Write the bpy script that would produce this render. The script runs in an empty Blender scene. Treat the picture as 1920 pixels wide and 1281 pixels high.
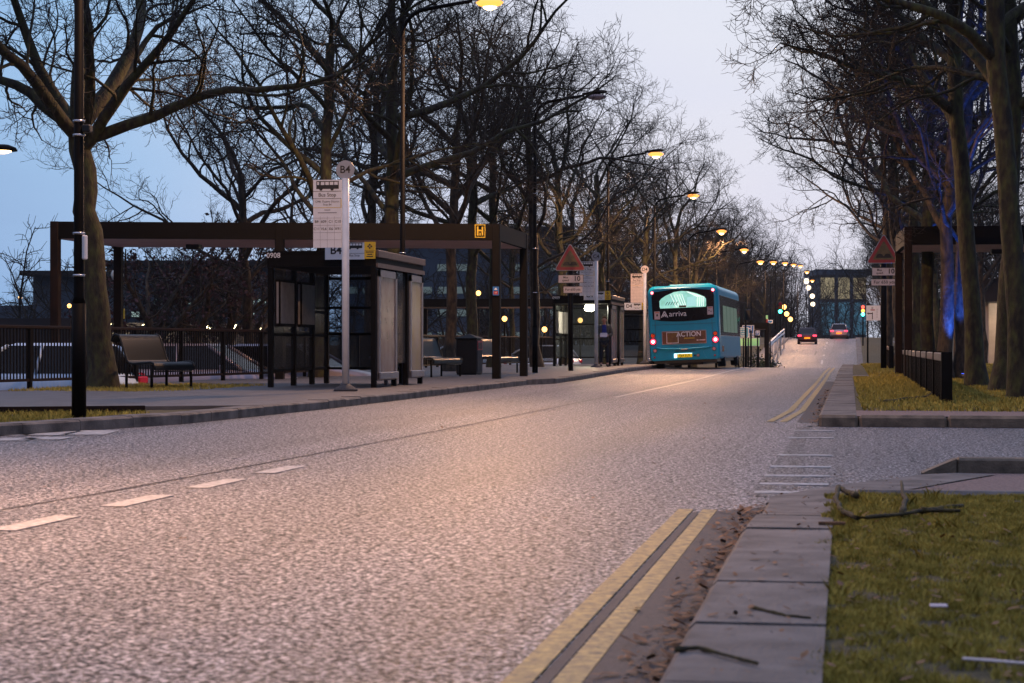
import bpy, math, random
import numpy as np
from mathutils import Vector, Matrix, Euler
R = math.radians
random.seed(7)
RNG = np.random.default_rng(7)
S = bpy.context.scene
COL = S.collection

# ------------------------------------------------------------------ camera frame
A = R(9.495); F = 3733.33; CZ = 0.85; HY = 650.0
CA, SA = math.cos(A), math.sin(A)
def P(px, d, z=0.0):                       # picture column + distance -> where it stands
    xc = (px - 960) / F * d
    return (xc * CA - d * SA, xc * SA + d * CA, z)
def dist(py, z):
    return (CZ - z) * F / (py - HY)
def zat(py, d):
    return CZ + (HY - py) * d / F

def interp(keys, t):
    if t <= keys[0][0]: return keys[0][1]
    for (a, va), (b, vb) in zip(keys, keys[1:]):
        if t <= b:
            u = (t - a) / (b - a); u = u * u * (3 - 2 * u)
            return va + (vb - va) * u
    return keys[-1][1]
def lin(keys, t):
    if t <= keys[0][0]: return keys[0][1]
    for (a, va), (b, vb) in zip(keys, keys[1:]):
        if t <= b: return va + (vb - va) * (t - a) / (b - a)
    return keys[-1][1]
TK = [(-50, 0), (46, 0), (66, .06), (75, .06), (92, -.32), (115, -.85), (138, -.66), (160, .12), (182, 1.04), (203, 1.64), (216, 1.7), (245, 1.1), (320, -.6), (700, -3)]
def T(y): return interp(TK, y)
XLK = [(-30, -30), (6, -17), (10, -12.6), (14, -9.7), (17.7, -7.9), (20.9, -7.15), (26, -6.95), (43.6, -6.95), (45.2, -6.55), (60, -6.7), (72, -6.72), (100, -6.55), (120, -6.1), (140, -5.65), (200, -5.5), (320, -5.5)]
XRK = [(-30, -.41), (21.4, -.41), (21.5, -.28), (60, -.18), (75, -.1), (100, .35), (140, .85), (190, 1.05), (320, 1.05)]
def XL(y): return lin(XLK, y)
def XR(y): return lin(XRK, y)

# ------------------------------------------------------------------ materials
def new_mat(name):
    m = bpy.data.materials.new(name); m.use_nodes = True
    return m, m.node_tree.nodes, m.node_tree.links
def mat(name, col, rough=.6, metal=0., var=.25, scale=12., bump=0., bscale=80., spec=.5, col2=None, coords='Object', detail=6):
    m, N, L = new_mat(name); b = N['Principled BSDF']
    b.inputs['Roughness'].default_value = rough; b.inputs['Metallic'].default_value = metal
    b.inputs['Specular IOR Level'].default_value = spec
    tc = N.new('ShaderNodeTexCoord')
    n = N.new('ShaderNodeTexNoise'); n.inputs['Scale'].default_value = scale; n.inputs['Detail'].default_value = detail
    L.new(tc.outputs[coords], n.inputs['Vector'])
    r = N.new('ShaderNodeValToRGB'); r.color_ramp.elements[0].position = .3; r.color_ramp.elements[1].position = .7
    c2 = col2 or tuple(min(1, c * (1 + var)) for c in col)
    c1 = col if col2 else tuple(c * (1 - var) for c in col)
    r.color_ramp.elements[0].color = (*c1, 1); r.color_ramp.elements[1].color = (*c2, 1)
    L.new(n.outputs['Fac'], r.inputs['Fac']); L.new(r.outputs['Color'], b.inputs['Base Color'])
    if bump:
        n2 = N.new('ShaderNodeTexNoise'); n2.inputs['Scale'].default_value = bscale; n2.inputs['Detail'].default_value = 4
        L.new(tc.outputs[coords], n2.inputs['Vector'])
        bp = N.new('ShaderNodeBump'); bp.inputs['Strength'].default_value = bump; bp.inputs['Distance'].default_value = .02
        L.new(n2.outputs['Fac'], bp.inputs['Height']); L.new(bp.outputs['Normal'], b.inputs['Normal'])
    return m
def emit(name, col, s, base=(.1, .1, .1)):
    m, N, L = new_mat(name); b = N['Principled BSDF']
    b.inputs['Base Color'].default_value = (*base, 1); b.inputs['Emission Color'].default_value = (*col, 1)
    b.inputs['Emission Strength'].default_value = s
    return m
def glass(name, tint=(.7, .78, .8), alpha=.25, rough=.05):
    m, N, L = new_mat(name); N.remove(N['Principled BSDF'])
    o = N['Material Output']; t = N.new('ShaderNodeBsdfTransparent'); t.inputs['Color'].default_value = (*tint, 1)
    g = N.new('ShaderNodeBsdfPrincipled'); g.inputs['Base Color'].default_value = (.12, .13, .14, 1); g.inputs['Roughness'].default_value = rough
    tc = N.new('ShaderNodeTexCoord'); n = N.new('ShaderNodeTexNoise'); n.inputs['Scale'].default_value = 3.; n.inputs['Detail'].default_value = 5
    L.new(tc.outputs['Object'], n.inputs['Vector'])
    mp = N.new('ShaderNodeMapRange'); mp.inputs['To Min'].default_value = alpha * .6; mp.inputs['To Max'].default_value = min(1, alpha * 1.5)
    L.new(n.outputs['Fac'], mp.inputs['Value'])
    x = N.new('ShaderNodeMixShader'); L.new(mp.outputs['Result'], x.inputs['Fac'])
    L.new(t.outputs[0], x.inputs[1]); L.new(g.outputs[0], x.inputs[2]); L.new(x.outputs[0], o.inputs['Surface'])
    return m

def road_mat(name='chip_seal_road', k0=1.):
    m, N, L = new_mat(name); b = N['Principled BSDF']
    tc = N.new('ShaderNodeTexCoord')
    def noise(s, d=4, rough=.6):
        n = N.new('ShaderNodeTexNoise'); n.inputs['Scale'].default_value = s; n.inputs['Detail'].default_value = d; n.inputs['Roughness'].default_value = rough
        L.new(tc.outputs['Object'], n.inputs['Vector']); return n
    v = N.new('ShaderNodeTexVoronoi'); v.inputs['Scale'].default_value = 70; L.new(tc.outputs['Object'], v.inputs['Vector'])
    n1 = noise(46, 3, .6)
    r = N.new('ShaderNodeValToRGB'); e = r.color_ramp.elements
    e[0].position = .455; e[0].color = (.01 * k0, .02 * k0, .022 * k0, 1); e[1].position = .585; e[1].color = (.52 * k0, .48 * k0, .49 * k0, 1)
    k = e.new(.515); k.color = (.12 * k0, .11 * k0, .114 * k0, 1)
    L.new(n1.outputs['Fac'], r.inputs['Fac'])
    n2 = noise(.35, 3); mr = N.new('ShaderNodeMapRange'); mr.inputs['To Min'].default_value = .7; mr.inputs['To Max'].default_value = 1.25
    L.new(n2.outputs['Fac'], mr.inputs['Value'])
    # tyre tracks along the road: long streaks
    mp = N.new('ShaderNodeMapping'); mp.inputs['Scale'].default_value = (1.4, .03, 1); L.new(tc.outputs['Object'], mp.inputs['Vector'])
    n3 = N.new('ShaderNodeTexNoise'); n3.inputs['Scale'].default_value = 1.; n3.inputs['Detail'].default_value = 3; L.new(mp.outputs[0], n3.inputs['Vector'])
    mr3 = N.new('ShaderNodeMapRange'); mr3.inputs['From Min'].default_value = .3; mr3.inputs['From Max'].default_value = .7
    mr3.inputs['To Min'].default_value = .62; mr3.inputs['To Max'].default_value = 1.2; L.new(n3.outputs['Fac'], mr3.inputs['Value'])
    n4 = noise(15, 4, .7); mr4 = N.new('ShaderNodeMapRange'); mr4.inputs['From Min'].default_value = .35; mr4.inputs['From Max'].default_value = .65; mr4.inputs['To Min'].default_value = .36; mr4.inputs['To Max'].default_value = 1.5
    L.new(n4.outputs['Fac'], mr4.inputs['Value']); m4 = N.new('ShaderNodeMath'); m4.operation = 'MULTIPLY'; L.new(mr.outputs[0], m4.inputs[0]); L.new(mr4.outputs[0], m4.inputs[1])
    mu = N.new('ShaderNodeMath'); mu.operation = 'MULTIPLY'; L.new(m4.outputs[0], mu.inputs[0]); L.new(mr3.outputs[0], mu.inputs[1])
    mx = N.new('ShaderNodeVectorMath'); mx.operation = 'SCALE'; L.new(r.outputs['Color'], mx.inputs[0]); L.new(mu.outputs[0], mx.inputs['Scale'])
    L.new(mx.outputs[0], b.inputs['Base Color'])
    b.inputs['Roughness'].default_value = .5; b.inputs['Specular IOR Level'].default_value = .5
    rr = N.new('ShaderNodeMapRange'); rr.inputs['To Min'].default_value = .46; rr.inputs['To Max'].default_value = .58
    L.new(n3.outputs['Fac'], rr.inputs['Value']); L.new(rr.outputs[0], b.inputs['Roughness'])
    av = N.new('ShaderNodeMath'); L.new(n1.outputs['Fac'], av.inputs[0]); L.new(n4.outputs['Fac'], av.inputs[1]); sv = N.new('ShaderNodeMapRange'); sv.inputs['From Min'].default_value = .88; sv.inputs['From Max'].default_value = 1.14; sv.inputs['To Min'].default_value = .04; sv.inputs['To Max'].default_value = 1.
    L.new(av.outputs[0], sv.inputs['Value']); L.new(sv.outputs[0], b.inputs['Specular IOR Level'])
    ad = N.new('ShaderNodeMath'); ad.operation = 'ADD'; L.new(v.outputs['Distance'], ad.inputs[0]); L.new(n1.outputs['Fac'], ad.inputs[1])
    bp = N.new('ShaderNodeBump'); bp.inputs['Strength'].default_value = .6; bp.inputs['Distance'].default_value = .014
    L.new(ad.outputs[0], bp.inputs['Height']); L.new(bp.outputs['Normal'], b.inputs['Normal'])
    return m
def bark_mat(name, c_dark, c_mid, c_green):
    m, N, L = new_mat(name); b = N['Principled BSDF']; b.inputs['Roughness'].default_value = .85
    tc = N.new('ShaderNodeTexCoord')
    mp = N.new('ShaderNodeMapping'); mp.inputs['Scale'].default_value = (1, 1, .45); L.new(tc.outputs['Object'], mp.inputs['Vector'])
    n = N.new('ShaderNodeTexNoise'); n.inputs['Scale'].default_value = 9; n.inputs['Detail'].default_value = 6; L.new(mp.outputs[0], n.inputs['Vector'])
    r = N.new('ShaderNodeValToRGB'); e = r.color_ramp.elements
    e[0].position = .36; e[0].color = (*c_dark, 1); e[1].position = .64; e[1].color = (*c_green, 1); k = e.new(.46); k.color = (*c_mid, 1)
    L.new(n.outputs['Fac'], r.inputs['Fac'])
    vo = N.new('ShaderNodeTexVoronoi'); vo.inputs['Scale'].default_value = 13; L.new(mp.outputs[0], vo.inputs['Vector']); vr = N.new('ShaderNodeMapRange'); vr.inputs['From Max'].default_value = .8; vr.inputs['To Min'].default_value = .45; vr.inputs['To Max'].default_value = 1.5
    L.new(vo.outputs['Distance'], vr.inputs['Value']); sc_ = N.new('ShaderNodeVectorMath'); sc_.operation = 'SCALE'; L.new(r.outputs['Color'], sc_.inputs[0]); L.new(vr.outputs[0], sc_.inputs['Scale']); L.new(sc_.outputs[0], b.inputs['Base Color'])
    n2 = N.new('ShaderNodeTexNoise'); n2.inputs['Scale'].default_value = 30; n2.inputs['Detail'].default_value = 5; L.new(mp.outputs[0], n2.inputs['Vector'])
    bp = N.new('ShaderNodeBump'); bp.inputs['Strength'].default_value = .6; bp.inputs['Distance'].default_value = .03
    L.new(n2.outputs['Fac'], bp.inputs['Height']); L.new(bp.outputs['Normal'], b.inputs['Normal'])
    return m

M = {}
M['road'] = road_mat()
M['patch'] = road_mat('tar_patch', .6)
M['gutter'] = mat('gutter_asphalt', (.045, .042, .045), .7, var=.4, scale=40, bump=.4, bscale=120)
M['pave'] = mat('pavement_asphalt', (.085, .08, .082), .6, var=.3, scale=3, bump=.35, bscale=140)
M['gravel'] = mat('pinkish_gravel_path', (.12, .085, .075), .85, col2=(.28, .2, .18), scale=55, bump=.8, bscale=70)
M['ground'] = mat('dark_earth', (.03, .03, .018), .95, col2=(.06, .055, .03), scale=.8, bump=.3, bscale=20)
M['soil'] = mat('mossy_soil', (.035, .028, .018), .95, col2=(.11, .095, .035), scale=9, bump=.9, bscale=55)
M['white'] = mat('worn_white_paint', (.2, .19, .185), .55, col2=(.56, .54, .52), scale=24, detail=8, bump=.3, bscale=70)
M['fadedwhite'] = mat('faded_white_paint', (.2, .2, .2), .55, col2=(.5, .5, .5), scale=14, bump=.3, bscale=70)
M['yellow'] = mat('yellow_line_paint', (.1, .085, .05), .6, col2=(.5, .36, .12), scale=26, bump=.35, bscale=80)
M['blackpaint'] = mat('black_brown_painted_steel', (.0032, .0028, .0028), .6, var=.3, scale=6, spec=.12)
M['lamppaint'] = mat('black_lamp_paint', (.0018, .0015, .0014), .6, var=.3, scale=6, spec=.08)
M['brownsteel'] = mat('weathered_brown_steel', (.008, .0048, .004), .6, col2=(.018, .009, .006), scale=5, spec=.15)
M['soffit'] = mat('pale_pink_soffit', (.62, .41, .36), .7, var=.08, scale=1.5)
M['black'] = mat('black_plastic', (.012, .012, .013), .45, var=.2)
M['rubber'] = mat('tyre_rubber', (.014, .014, .014), .8, var=.2)
M['signwhite'] = mat('sign_white', (.76, .76, .78), .4, var=.05, scale=4)
M['signgrey'] = mat('grey_sign_disc', (.3, .32, .36), .5, var=.08)
M['pink'] = mat('rose_tinted_white_plate', (.6, .52, .52), .5, var=.08)
M['polewhite'] = mat('white_painted_pole', (.68, .69, .7), .45, var=.1, scale=5)
M['letter'] = mat('black_lettering', (.012, .012, .014), .5, var=.05)
M['letwhite'] = mat('white_lettering', (.8, .78, .76), .5, var=.03)
M['faint'] = mat('faint_grey_print', (.3, .3, .32), .5, var=.05)
M['signyellow'] = mat('yellow_sign', (.62, .42, .02), .5, var=.08)
M['signred'] = mat('red_sign_border', (.32, .03, .04), .5, var=.1)
M['signface'] = mat('shade_darkened_sign_face', (.13, .095, .045), .55, var=.25, scale=7)  # brown darkened in its colour to stand for shade on the sign
M['signblue'] = mat('blue_road_sign', (.02, .14, .42), .4, var=.1)
M['alu'] = mat('brushed_aluminium', (.24, .25, .29), .4, metal=.6, var=.12, scale=8)
M['alubrown'] = mat('bronze_aluminium', (.1, .075, .072), .45, metal=.3, var=.15)
M['glass'] = glass('shelter_glass', (.85, .9, .95), .3, .06)
M['dirtyglass'] = glass('scratched_shelter_glass', (.8, .85, .9), .3, .1)
M['timetable'] = mat('timetable_paper', (.3, .29, .3), .5, var=.18, scale=9)
M['poster'] = mat('pink_grey_poster', (.14, .09, .085), .25, col2=(.2, .17, .18), scale=3)
M['poster2'] = mat('cream_yellow_poster', (.2, .165, .08), .25, col2=(.2, .18, .17), scale=2.2)
M['concrete'] = mat('kerb_granite', (.045, .042, .04), .75, col2=(.18, .165, .155), scale=4, detail=9, bump=.35, bscale=60)
M['kerbbrown'] = mat('brown_stained_kerb', (.06, .048, .036), .8, col2=(.22, .17, .12), scale=6, detail=9, bump=.4, bscale=50)
M['bark'] = bark_mat('plane_bark', (.009, .0075, .005), (.022, .019, .009), (.036, .04, .011))
M['bark2'] = bark_mat('brown_bark', (.013, .01, .007), (.034, .025, .016), (.06, .043, .026))
M['twig'] = mat('twig_bark', (.02, .019, .018), .9, col2=(.055, .046, .036), scale=2, spec=.2)
M['leaf'] = mat('dark_red_leaves', (.05, .018, .02), .7, var=.5, scale=5)
M['litter'] = mat('fallen_leaf_brown', (.03, .017, .009), .8, col2=(.3, .15, .065), scale=14)
M['grass'] = mat('short_grass_blades', (.19, .17, .03), .8, col2=(.55, .44, .1), scale=9, spec=.2)
M['teal'] = mat('teal_bus_paint', (.0, .35, .52), .3, var=.05, scale=3, spec=.25)
M['busglass'] = mat('black_bus_glass', (.008, .008, .01), .12, var=.1, spec=.3)
M['chrome'] = mat('metal_trim', (.5, .5, .52), .25, metal=.9, var=.05)
M['lens_orange'] = mat('orange_indicator_lens', (.45, .1, .01), .25, var=.1)
M['lens_grey'] = mat('grey_lamp_lens', (.4, .3, .3), .25, var=.2, scale=30)
M['lens_red'] = mat('red_reflector', (.4, .01, .03), .25, var=.1)
M['binred'] = mat('red_bin_label', (.42, .05, .06), .5, var=.15)
M['bluepole'] = mat('benchsteel', (.007, .01, .012), .4, var=.2, scale=20, spec=.3)
M['sodium'] = emit('sodium_lamp_glow', (1, .62, .25), 9)
M['halo_bowl'] = emit('sodium_halo_bowl', (1, .34, .06), 2.3)  # orange emission stands in for the halo around each lamp
M['sodium_far'] = emit('sodium_lamp_glow_far', (1, .5, .13), 4.5)
M['white_lamp'] = emit('white_lamp_glow', (1, .8, .55), 3)
M['warmwall'] = emit('wall_lamp_glow', (1, .85, .45), 10)
M['fluoro'] = emit('shelter_lamp_glow', (1, .93, .68), 60)
M['tail'] = emit('tail_lamp_glow', (1, .03, .08), 3)
M['tailcore'] = emit('tail_lamp_core', (1, .6, .6), 5)
M['plate'] = emit('lit_yellow_plate', (.9, .55, .0), .5, (.7, .45, .0))
M['plate_lamp'] = emit('plate_lamp_glow', (.7, 1, 1), 3)
M['green'] = emit('green_signal_glow', (.05, 1, .6), 12)
M['redsig'] = emit('red_signal_glow', (1, .08, .05), 3)
M['ambersig'] = emit('amber_signal_glow', (1, .35, .05), 4)
M['skin'] = mat('skin', (.4, .22, .16), .6, var=.08)
M['coat'] = mat('olive_grey_coat', (.06, .06, .055), .9, var=.2, scale=20)
M['navy'] = mat('navy_trousers', (.012, .014, .025), .9, var=.2)
M['scarf'] = mat('blue_jumper', (.015, .03, .2), .9, var=.2)
M['hair'] = mat('grey_brown_hair', (.12, .08, .05), .8, var=.3, scale=60)
M['paper'] = mat('white_paper', (.6, .5, .52), .7, var=.1)
M['bronze'] = mat('blue_grey_render', (.06, .08, .11), .8, var=.1, scale=.4)
M['darkwall'] = mat('dark_wall', (.02, .018, .02), .8, var=.2, scale=2)
M['palewall'] = mat('pale_stone_wall', (.4, .34, .3), .8, var=.15, scale=2)
M['globe'] = mat('opal_globe', (.55, .55, .48), .3, var=.1)
M['shrub'] = mat('shrub_leaf', (.02, .035, .012), .8, var=.4, scale=4)

# ------------------------------------------------------------------ mesh builder
class MB:
    def __init__(s): s.v = []; s.f = []; s.mi = []; s.m = 0; s.sm = []; s.smooth = False
    def add(s, vs, fs):
        o = len(s.v); s.v.extend(tuple(v) for v in vs)
        for f in fs: s.f.append([o + i for i in f]); s.mi.append(s.m); s.sm.append(s.smooth)
        return s
    def box(s, c, d, rot=None, bev=0.):
        x, y, z = [k / 2 for k in d]
        if bev > 0:
            b = min(bev, x * .9, y * .9, z * .9)
            vs = []; fs = []
            for sx in (-1, 1):
                for sy in (-1, 1):
                    for sz in (-1, 1):
                        vs += [(sx * x, sy * (y - b), sz * (z - b)), (sx * (x - b), sy * y, sz * (z - b)), (sx * (x - b), sy * (y - b), sz * z)]
            idx = lambda sx, sy, sz, k: (((sx > 0) * 2 + (sy > 0)) * 2 + (sz > 0)) * 3 + k
            q = [(-1, -1), (1, -1), (1, 1), (-1, 1)]
            for sg in (-1, 1):
                fs.append([idx(sg, a, c_, 0) for a, c_ in q][::sg]); fs.append([idx(a, sg, c_, 1) for a, c_ in q][::-sg]); fs.append([idx(a, c_, sg, 2) for a, c_ in q][::sg])
            for a in (-1, 1):
                for c_ in (-1, 1):
                    fs.append([idx(a, c_, -1, 0), idx(a, c_, 1, 0), idx(a, c_, 1, 1), idx(a, c_, -1, 1)])
                    fs.append([idx(a, -1, c_, 0), idx(a, 1, c_, 0), idx(a, 1, c_, 2), idx(a, -1, c_, 2)])
                    fs.append([idx(-1, a, c_, 1), idx(1, a, c_, 1), idx(1, a, c_, 2), idx(-1, a, c_, 2)])
                    for e in (-1, 1): fs.append([idx(a, c_, e, 0), idx(a, c_, e, 1), idx(a, c_, e, 2)])
        else:
            vs = [(-x, -y, -z), (x, -y, -z), (x, y, -z), (-x, y, -z), (-x, -y, z), (x, -y, z), (x, y, z), (-x, y, z)]
            fs = [(0, 3, 2, 1), (4, 5, 6, 7), (0, 1, 5, 4), (1, 2, 6, 5), (2, 3, 7, 6), (3, 0, 4, 7)]
        m = (rot.to_matrix() if rot else None); c = Vector(c)
        return s.add([(c + (m @ Vector(v) if m else Vector(v))) for v in vs], fs)
    def b2(s, x0, x1, y0, y1, z0, z1, bev=0.):
        return s.box(((x0 + x1) / 2, (y0 + y1) / 2, (z0 + z1) / 2), (abs(x1 - x0), abs(y1 - y0), abs(z1 - z0)), None, bev)
    def tube(s, pts, rad, n=8, cap=True):
        pts = [Vector(p) for p in pts]
        if not hasattr(rad, '__len__'): rad = [rad] * len(pts)
        vs = []; fs = []; u = None
        for i, p in enumerate(pts):
            t = (pts[min(i + 1, len(pts) - 1)] - pts[max(i - 1, 0)]).normalized()
            if u is None:
                ref = Vector((0, 0, 1)) if abs(t.z) < .9 else Vector((0, 1, 0)); u = t.cross(ref).normalized()
            else: u = (u - t * u.dot(t)).normalized()
            w = t.cross(u)
            for k in range(n):
                a = 2 * math.pi * k / n; vs.append(p + (u * math.cos(a) + w * math.sin(a)) * rad[i])
        for i in range(len(pts) - 1):
            for k in range(n):
                k2 = (k + 1) % n; fs.append((i * n + k, i * n + k2, (i + 1) * n + k2, (i + 1) * n + k))
        if cap: fs.append(tuple(range(n))[::-1]); fs.append(tuple((len(pts) - 1) * n + k for k in range(n)))
        sm = s.smooth; s.smooth = True; s.add(vs, fs); s.smooth = sm; return s
    def lathe(s, c, prof, n=16):               # (radius, z) pairs about a vertical axis
        c = Vector(c); vs = []; fs = []
        for r, z in prof:
            for k in range(n):
                a = 2 * math.pi * k / n; vs.append(c + Vector((r * math.cos(a), r * math.sin(a), z)))
        for i in range(len(prof) - 1):
            for k in range(n):
                k2 = (k + 1) % n; fs.append((i * n + k, i * n + k2, (i + 1) * n + k2, (i + 1) * n + k))
        fs.append(tuple(range(n))[::-1]); fs.append(tuple((len(prof) - 1) * n + k for k in range(n)))
        sm = s.smooth; s.smooth = True; s.add(vs, fs); s.smooth = sm; return s
    def prism(s, outline, o, ax, ay, depth):   # 2-D outline in (ax, ay), thickness along ax x ay
        o = Vector(o); ax = Vector(ax); ay = Vector(ay); n = ax.cross(ay).normalized() * depth
        k = len(outline); a = [o + ax * x + ay * y for x, y in outline]; b = [p + n for p in a]
        fs = [tuple(range(k))[::-1], tuple(range(k, 2 * k))]
        for i in range(k): j = (i + 1) % k; fs.append((i, j, k + j, k + i))
        return s.add(a + b, fs)
    def plate(s, outline, x, y, z, depth=.004):      # upright plate whose face looks to -Y, face at y
        return s.prism([(px, pz) for px, pz in outline], (x, y + depth, z), (1, 0, 0), (0, 0, 1), depth)
    def rect(s, x0, x1, z0, z1, y, depth=.004):
        return s.b2(x0, x1, y, y + depth, z0, z1)
    def disc(s, x, y, z, r, depth=.01, n=20):
        return s.plate([(r * math.cos(2 * math.pi * k / n), r * math.sin(2 * math.pi * k / n)) for k in range(n)], x, y, z, depth)
    def text(s, txt, size, x, y, z, face='-y', align='CENTER', sx=1., bold=0.):
        cu = bpy.data.curves.new('txt', 'FONT'); cu.body = txt; cu.size = size; cu.align_x = align; cu.align_y = 'CENTER'; cu.resolution_u = 3; cu.offset = bold * size
        ob = bpy.data.objects.new('txt', cu); me = bpy.data.meshes.new_from_object(ob)
        for f in ('-y',):
            vs = [((x + v.co.x * sx, y - v.co.z, z + v.co.y) if face == '-y' else (x + v.co.z, y + v.co.x * sx, z + v.co.y)) for v in me.vertices]
        s.add(vs, [tuple(p.vertices) for p in me.polygons])
        bpy.data.objects.remove(ob); bpy.data.curves.remove(cu); bpy.data.meshes.remove(me); return s
    def build(s, name, mats, parent=None, loc=None, rot=None):
        me = bpy.data.meshes.new(name); me.from_pydata(s.v, [], s.f)
        if not isinstance(mats, (list, tuple)): mats = [mats]
        for m in mats: me.materials.append(m)
        me.polygons.foreach_set('material_index', s.mi); me.polygons.foreach_set('use_smooth', s.sm); me.update()
        o = bpy.data.objects.new(name, me); COL.objects.link(o)
        if parent: o.parent = parent
        if loc: o.location = loc
        if rot: o.rotation_euler = rot
        return o
def tag(o, label=None, cat=None, group=None, kind=None):
    if label: o['label'] = label
    if cat: o['category'] = cat
    if group: o['group'] = group
    if kind: o['kind'] = kind
    return o
def thing(name, label, cat, loc, rz=0., group=None):
    o = bpy.data.objects.new(name, None); COL.objects.link(o); o.location = loc; o.rotation_euler = (0, 0, rz); o.empty_display_size = .3
    return tag(o, label, cat, group)
def kids(o): return [c for c in bpy.data.objects if c.parent == o]
def copy_tree(o, parent=None):
    c = o.copy(); COL.objects.link(c)
    if parent: c.parent = parent
    for ch in kids(o): copy_tree(ch, c)
    return c
def np_mesh(name, verts, faces, mats, smooth=True):       # verts (n,3), faces (m,k)
    me = bpy.data.meshes.new(name); k = faces.shape[1]
    me.vertices.add(len(verts)); me.vertices.foreach_set('co', verts.astype(np.float32).ravel())
    me.loops.add(faces.size); me.loops.foreach_set('vertex_index', faces.astype(np.int32).ravel())
    me.polygons.add(len(faces)); me.polygons.foreach_set('loop_start', np.arange(0, faces.size, k, dtype=np.int32))
    me.polygons.foreach_set('use_smooth', np.full(len(faces), smooth))
    for m in (mats if isinstance(mats, list) else [mats]): me.materials.append(m)
    me.update(calc_edges=True); return me

# ------------------------------------------------------------------ ground and road
def frange(a, b, s):
    out = []; x = a
    while x < b - 1e-6: out.append(x); x += s
    return out + [b]
def strip(name, fl, fr, ys, dz, m, nx=1, skirt=None, label=None):
    b = MB(); n = nx + 1
    for y in ys:
        l, r = fl(y), fr(y)
        for i in range(n): b.v.append((l + (r - l) * i / nx, y, T(y) + dz))
    for j in range(len(ys) - 1):
        for i in range(nx):
            b.f.append((j * n + i, j * n + i + 1, (j + 1) * n + i + 1, (j + 1) * n + i)); b.mi.append(0); b.sm.append(False)
    if skirt:
        o = len(b.v)
        for y in ys:
            b.v.append((fl(y), y, T(y) + dz - skirt)); b.v.append((fr(y), y, T(y) + dz - skirt))
        for j in range(len(ys) - 1):
            for a, off in ((0, 0), (nx, 1)):
                b.f.append((j * n + a, (j + 1) * n + a, o + (j + 1) * 2 + off, o + j * 2 + off)); b.mi.append(0); b.sm.append(False)
        for j in (0, len(ys) - 1):
            b.f.append(tuple(j * n + i for i in range(n)) + (o + j * 2 + 1, o + j * 2)); b.mi.append(0); b.sm.append(False)
    return tag(b.build(name, m), kind='structure')

def gz(x, y):
    w = 1 if abs(x) < 60 else max(0, 1 - (abs(x) - 60) / 90)
    z = T(y) * w - .05
    if x < -13.9:
        k = min(1, (-13.9 - x) / .5); z = z * (1 - k) + k * (-.72 + (max(0, T(y)) * w if y > 130 else 0))
    return z
gx = [-4000, -1500, -500, -200, -100, -60, -40, -30, -22, -18, -16, -15, -14.4, -13.9, -12, -9, -6, -3, 0, 1.5, 3, 6, 10, 16, 25, 40, 60, 100, 200, 500, 1500, 4000]
gy = [-300, -80, -30, -10] + frange(0, 330, 4) + [400, 500, 700, 1000, 2000, 4500]
b = MB()
for y in gy:
    for x in gx: b.v.append((x, y, gz(x, y)))
n = len(gx)
for j in range(len(gy) - 1):
    for i in range(n - 1): b.f.append((j * n + i, j * n + i + 1, (j + 1) * n + i + 1, (j + 1) * n + i)); b.mi.append(0); b.sm.append(True)
tag(b.build('ground', M['ground']), kind='structure')

ys = frange(-12, 320, 2) + [y for y, _ in XLK if -12 < y < 320]
ys = sorted(set(ys))
KW = .3
strip('road', lambda y: XL(y) - .02, lambda y: XR(y) + .02, ys, 0, M['road'], 4)
# side road to the right
b = MB(); b.add([(-.39, 10.9, .0), (40, 13.42, .0), (40, 21.5, .0), (-.39, 21.5, .0), (.02, 12.2, 0), (.55, 13.3, 0)], [(0, 4, 3), (4, 5, 3), (5, 1, 2, 3)])
tag(b.build('side_road', M['road']), kind='structure')
# painted markings
b = MB()
for xc in (-.815, -.69): b.b2(xc - .038, xc + .038, -6, 10.35, .002, .006)
for y0, y1 in zip(frange(22.6, 100, 4)[:-1], frange(22.6, 100, 4)[1:]):
    for k, xo in enumerate((-.44, -.29)):
        def xx(y): return XR(y) + xo - (0.12 * max(0, (24.2 - y)) / 1.6 if y < 24.2 else 0)
        b.add([(xx(y0) - .042, y0, T(y0) + .006), (xx(y0) + .042, y0, T(y0) + .006), (xx(y1) + .042, y1, T(y1) + .006), (xx(y1) - .042, y1, T(y1) + .006)], [(0, 1, 2, 3)])
tag(b.build('yellow_lines', M['yellow']), kind='structure')
b = MB()
for k in range(4):
    y0 = 7.7 + k * 1.4
    b.b2(-3.83 - .07, -3.83 + .07, y0 + .95, y0 + 1.75, .002, .006)
for y0, y1 in zip(frange(33, 76, 2)[:-1], frange(33, 76, 2)[1:]):
    c = lambda y: -3.78 + .004 * (y - 33)
    b.add([(c(y0) - .045, y0, T(y0) + .006), (c(y0) + .045, y0, T(y0) + .006), (c(y1) + .045, y1, T(y1) + .006), (c(y1) - .045, y1, T(y1) + .006)], [(0, 1, 2, 3)])
for y0 in (146, 158, 172, 186):
    y1 = y0 + 5
    b.add([(-1.75, y0, T(y0) + .008), (-1.6, y0, T(y0) + .008), (-1.6, y1, T(y1) + .008), (-1.75, y1, T(y1) + .008)], [(0, 1, 2, 3)])
b2 = b; b = MB()
for k in range(3): b.add([P(-40 + k * 75, 18.9 + k * .1, .006), P(45 + k * 75, 18.9 + k * .1, .006), P(85 + k * 70, 19.7 + k * .2, .006), P(15 + k * 70, 19.7 + k * .2, .006)], [(0, 1, 2, 3)])
for k in range(2): b.add([P(-40 + k * 70, 17.9 + k * .2, .006), P(45 + k * 65, 17.9 + k * .2, .006), P(80 + k * 60, 18.4 + k * .2, .006), P(15 + k * 60, 18.4 + k * .2, .006)], [(0, 1, 2, 3)])
tag(b.build('junction_dashes', M['fadedwhite']), kind='structure')
tag(b2.build('white_lines', M['white']), kind='structure')
b = MB()
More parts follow.
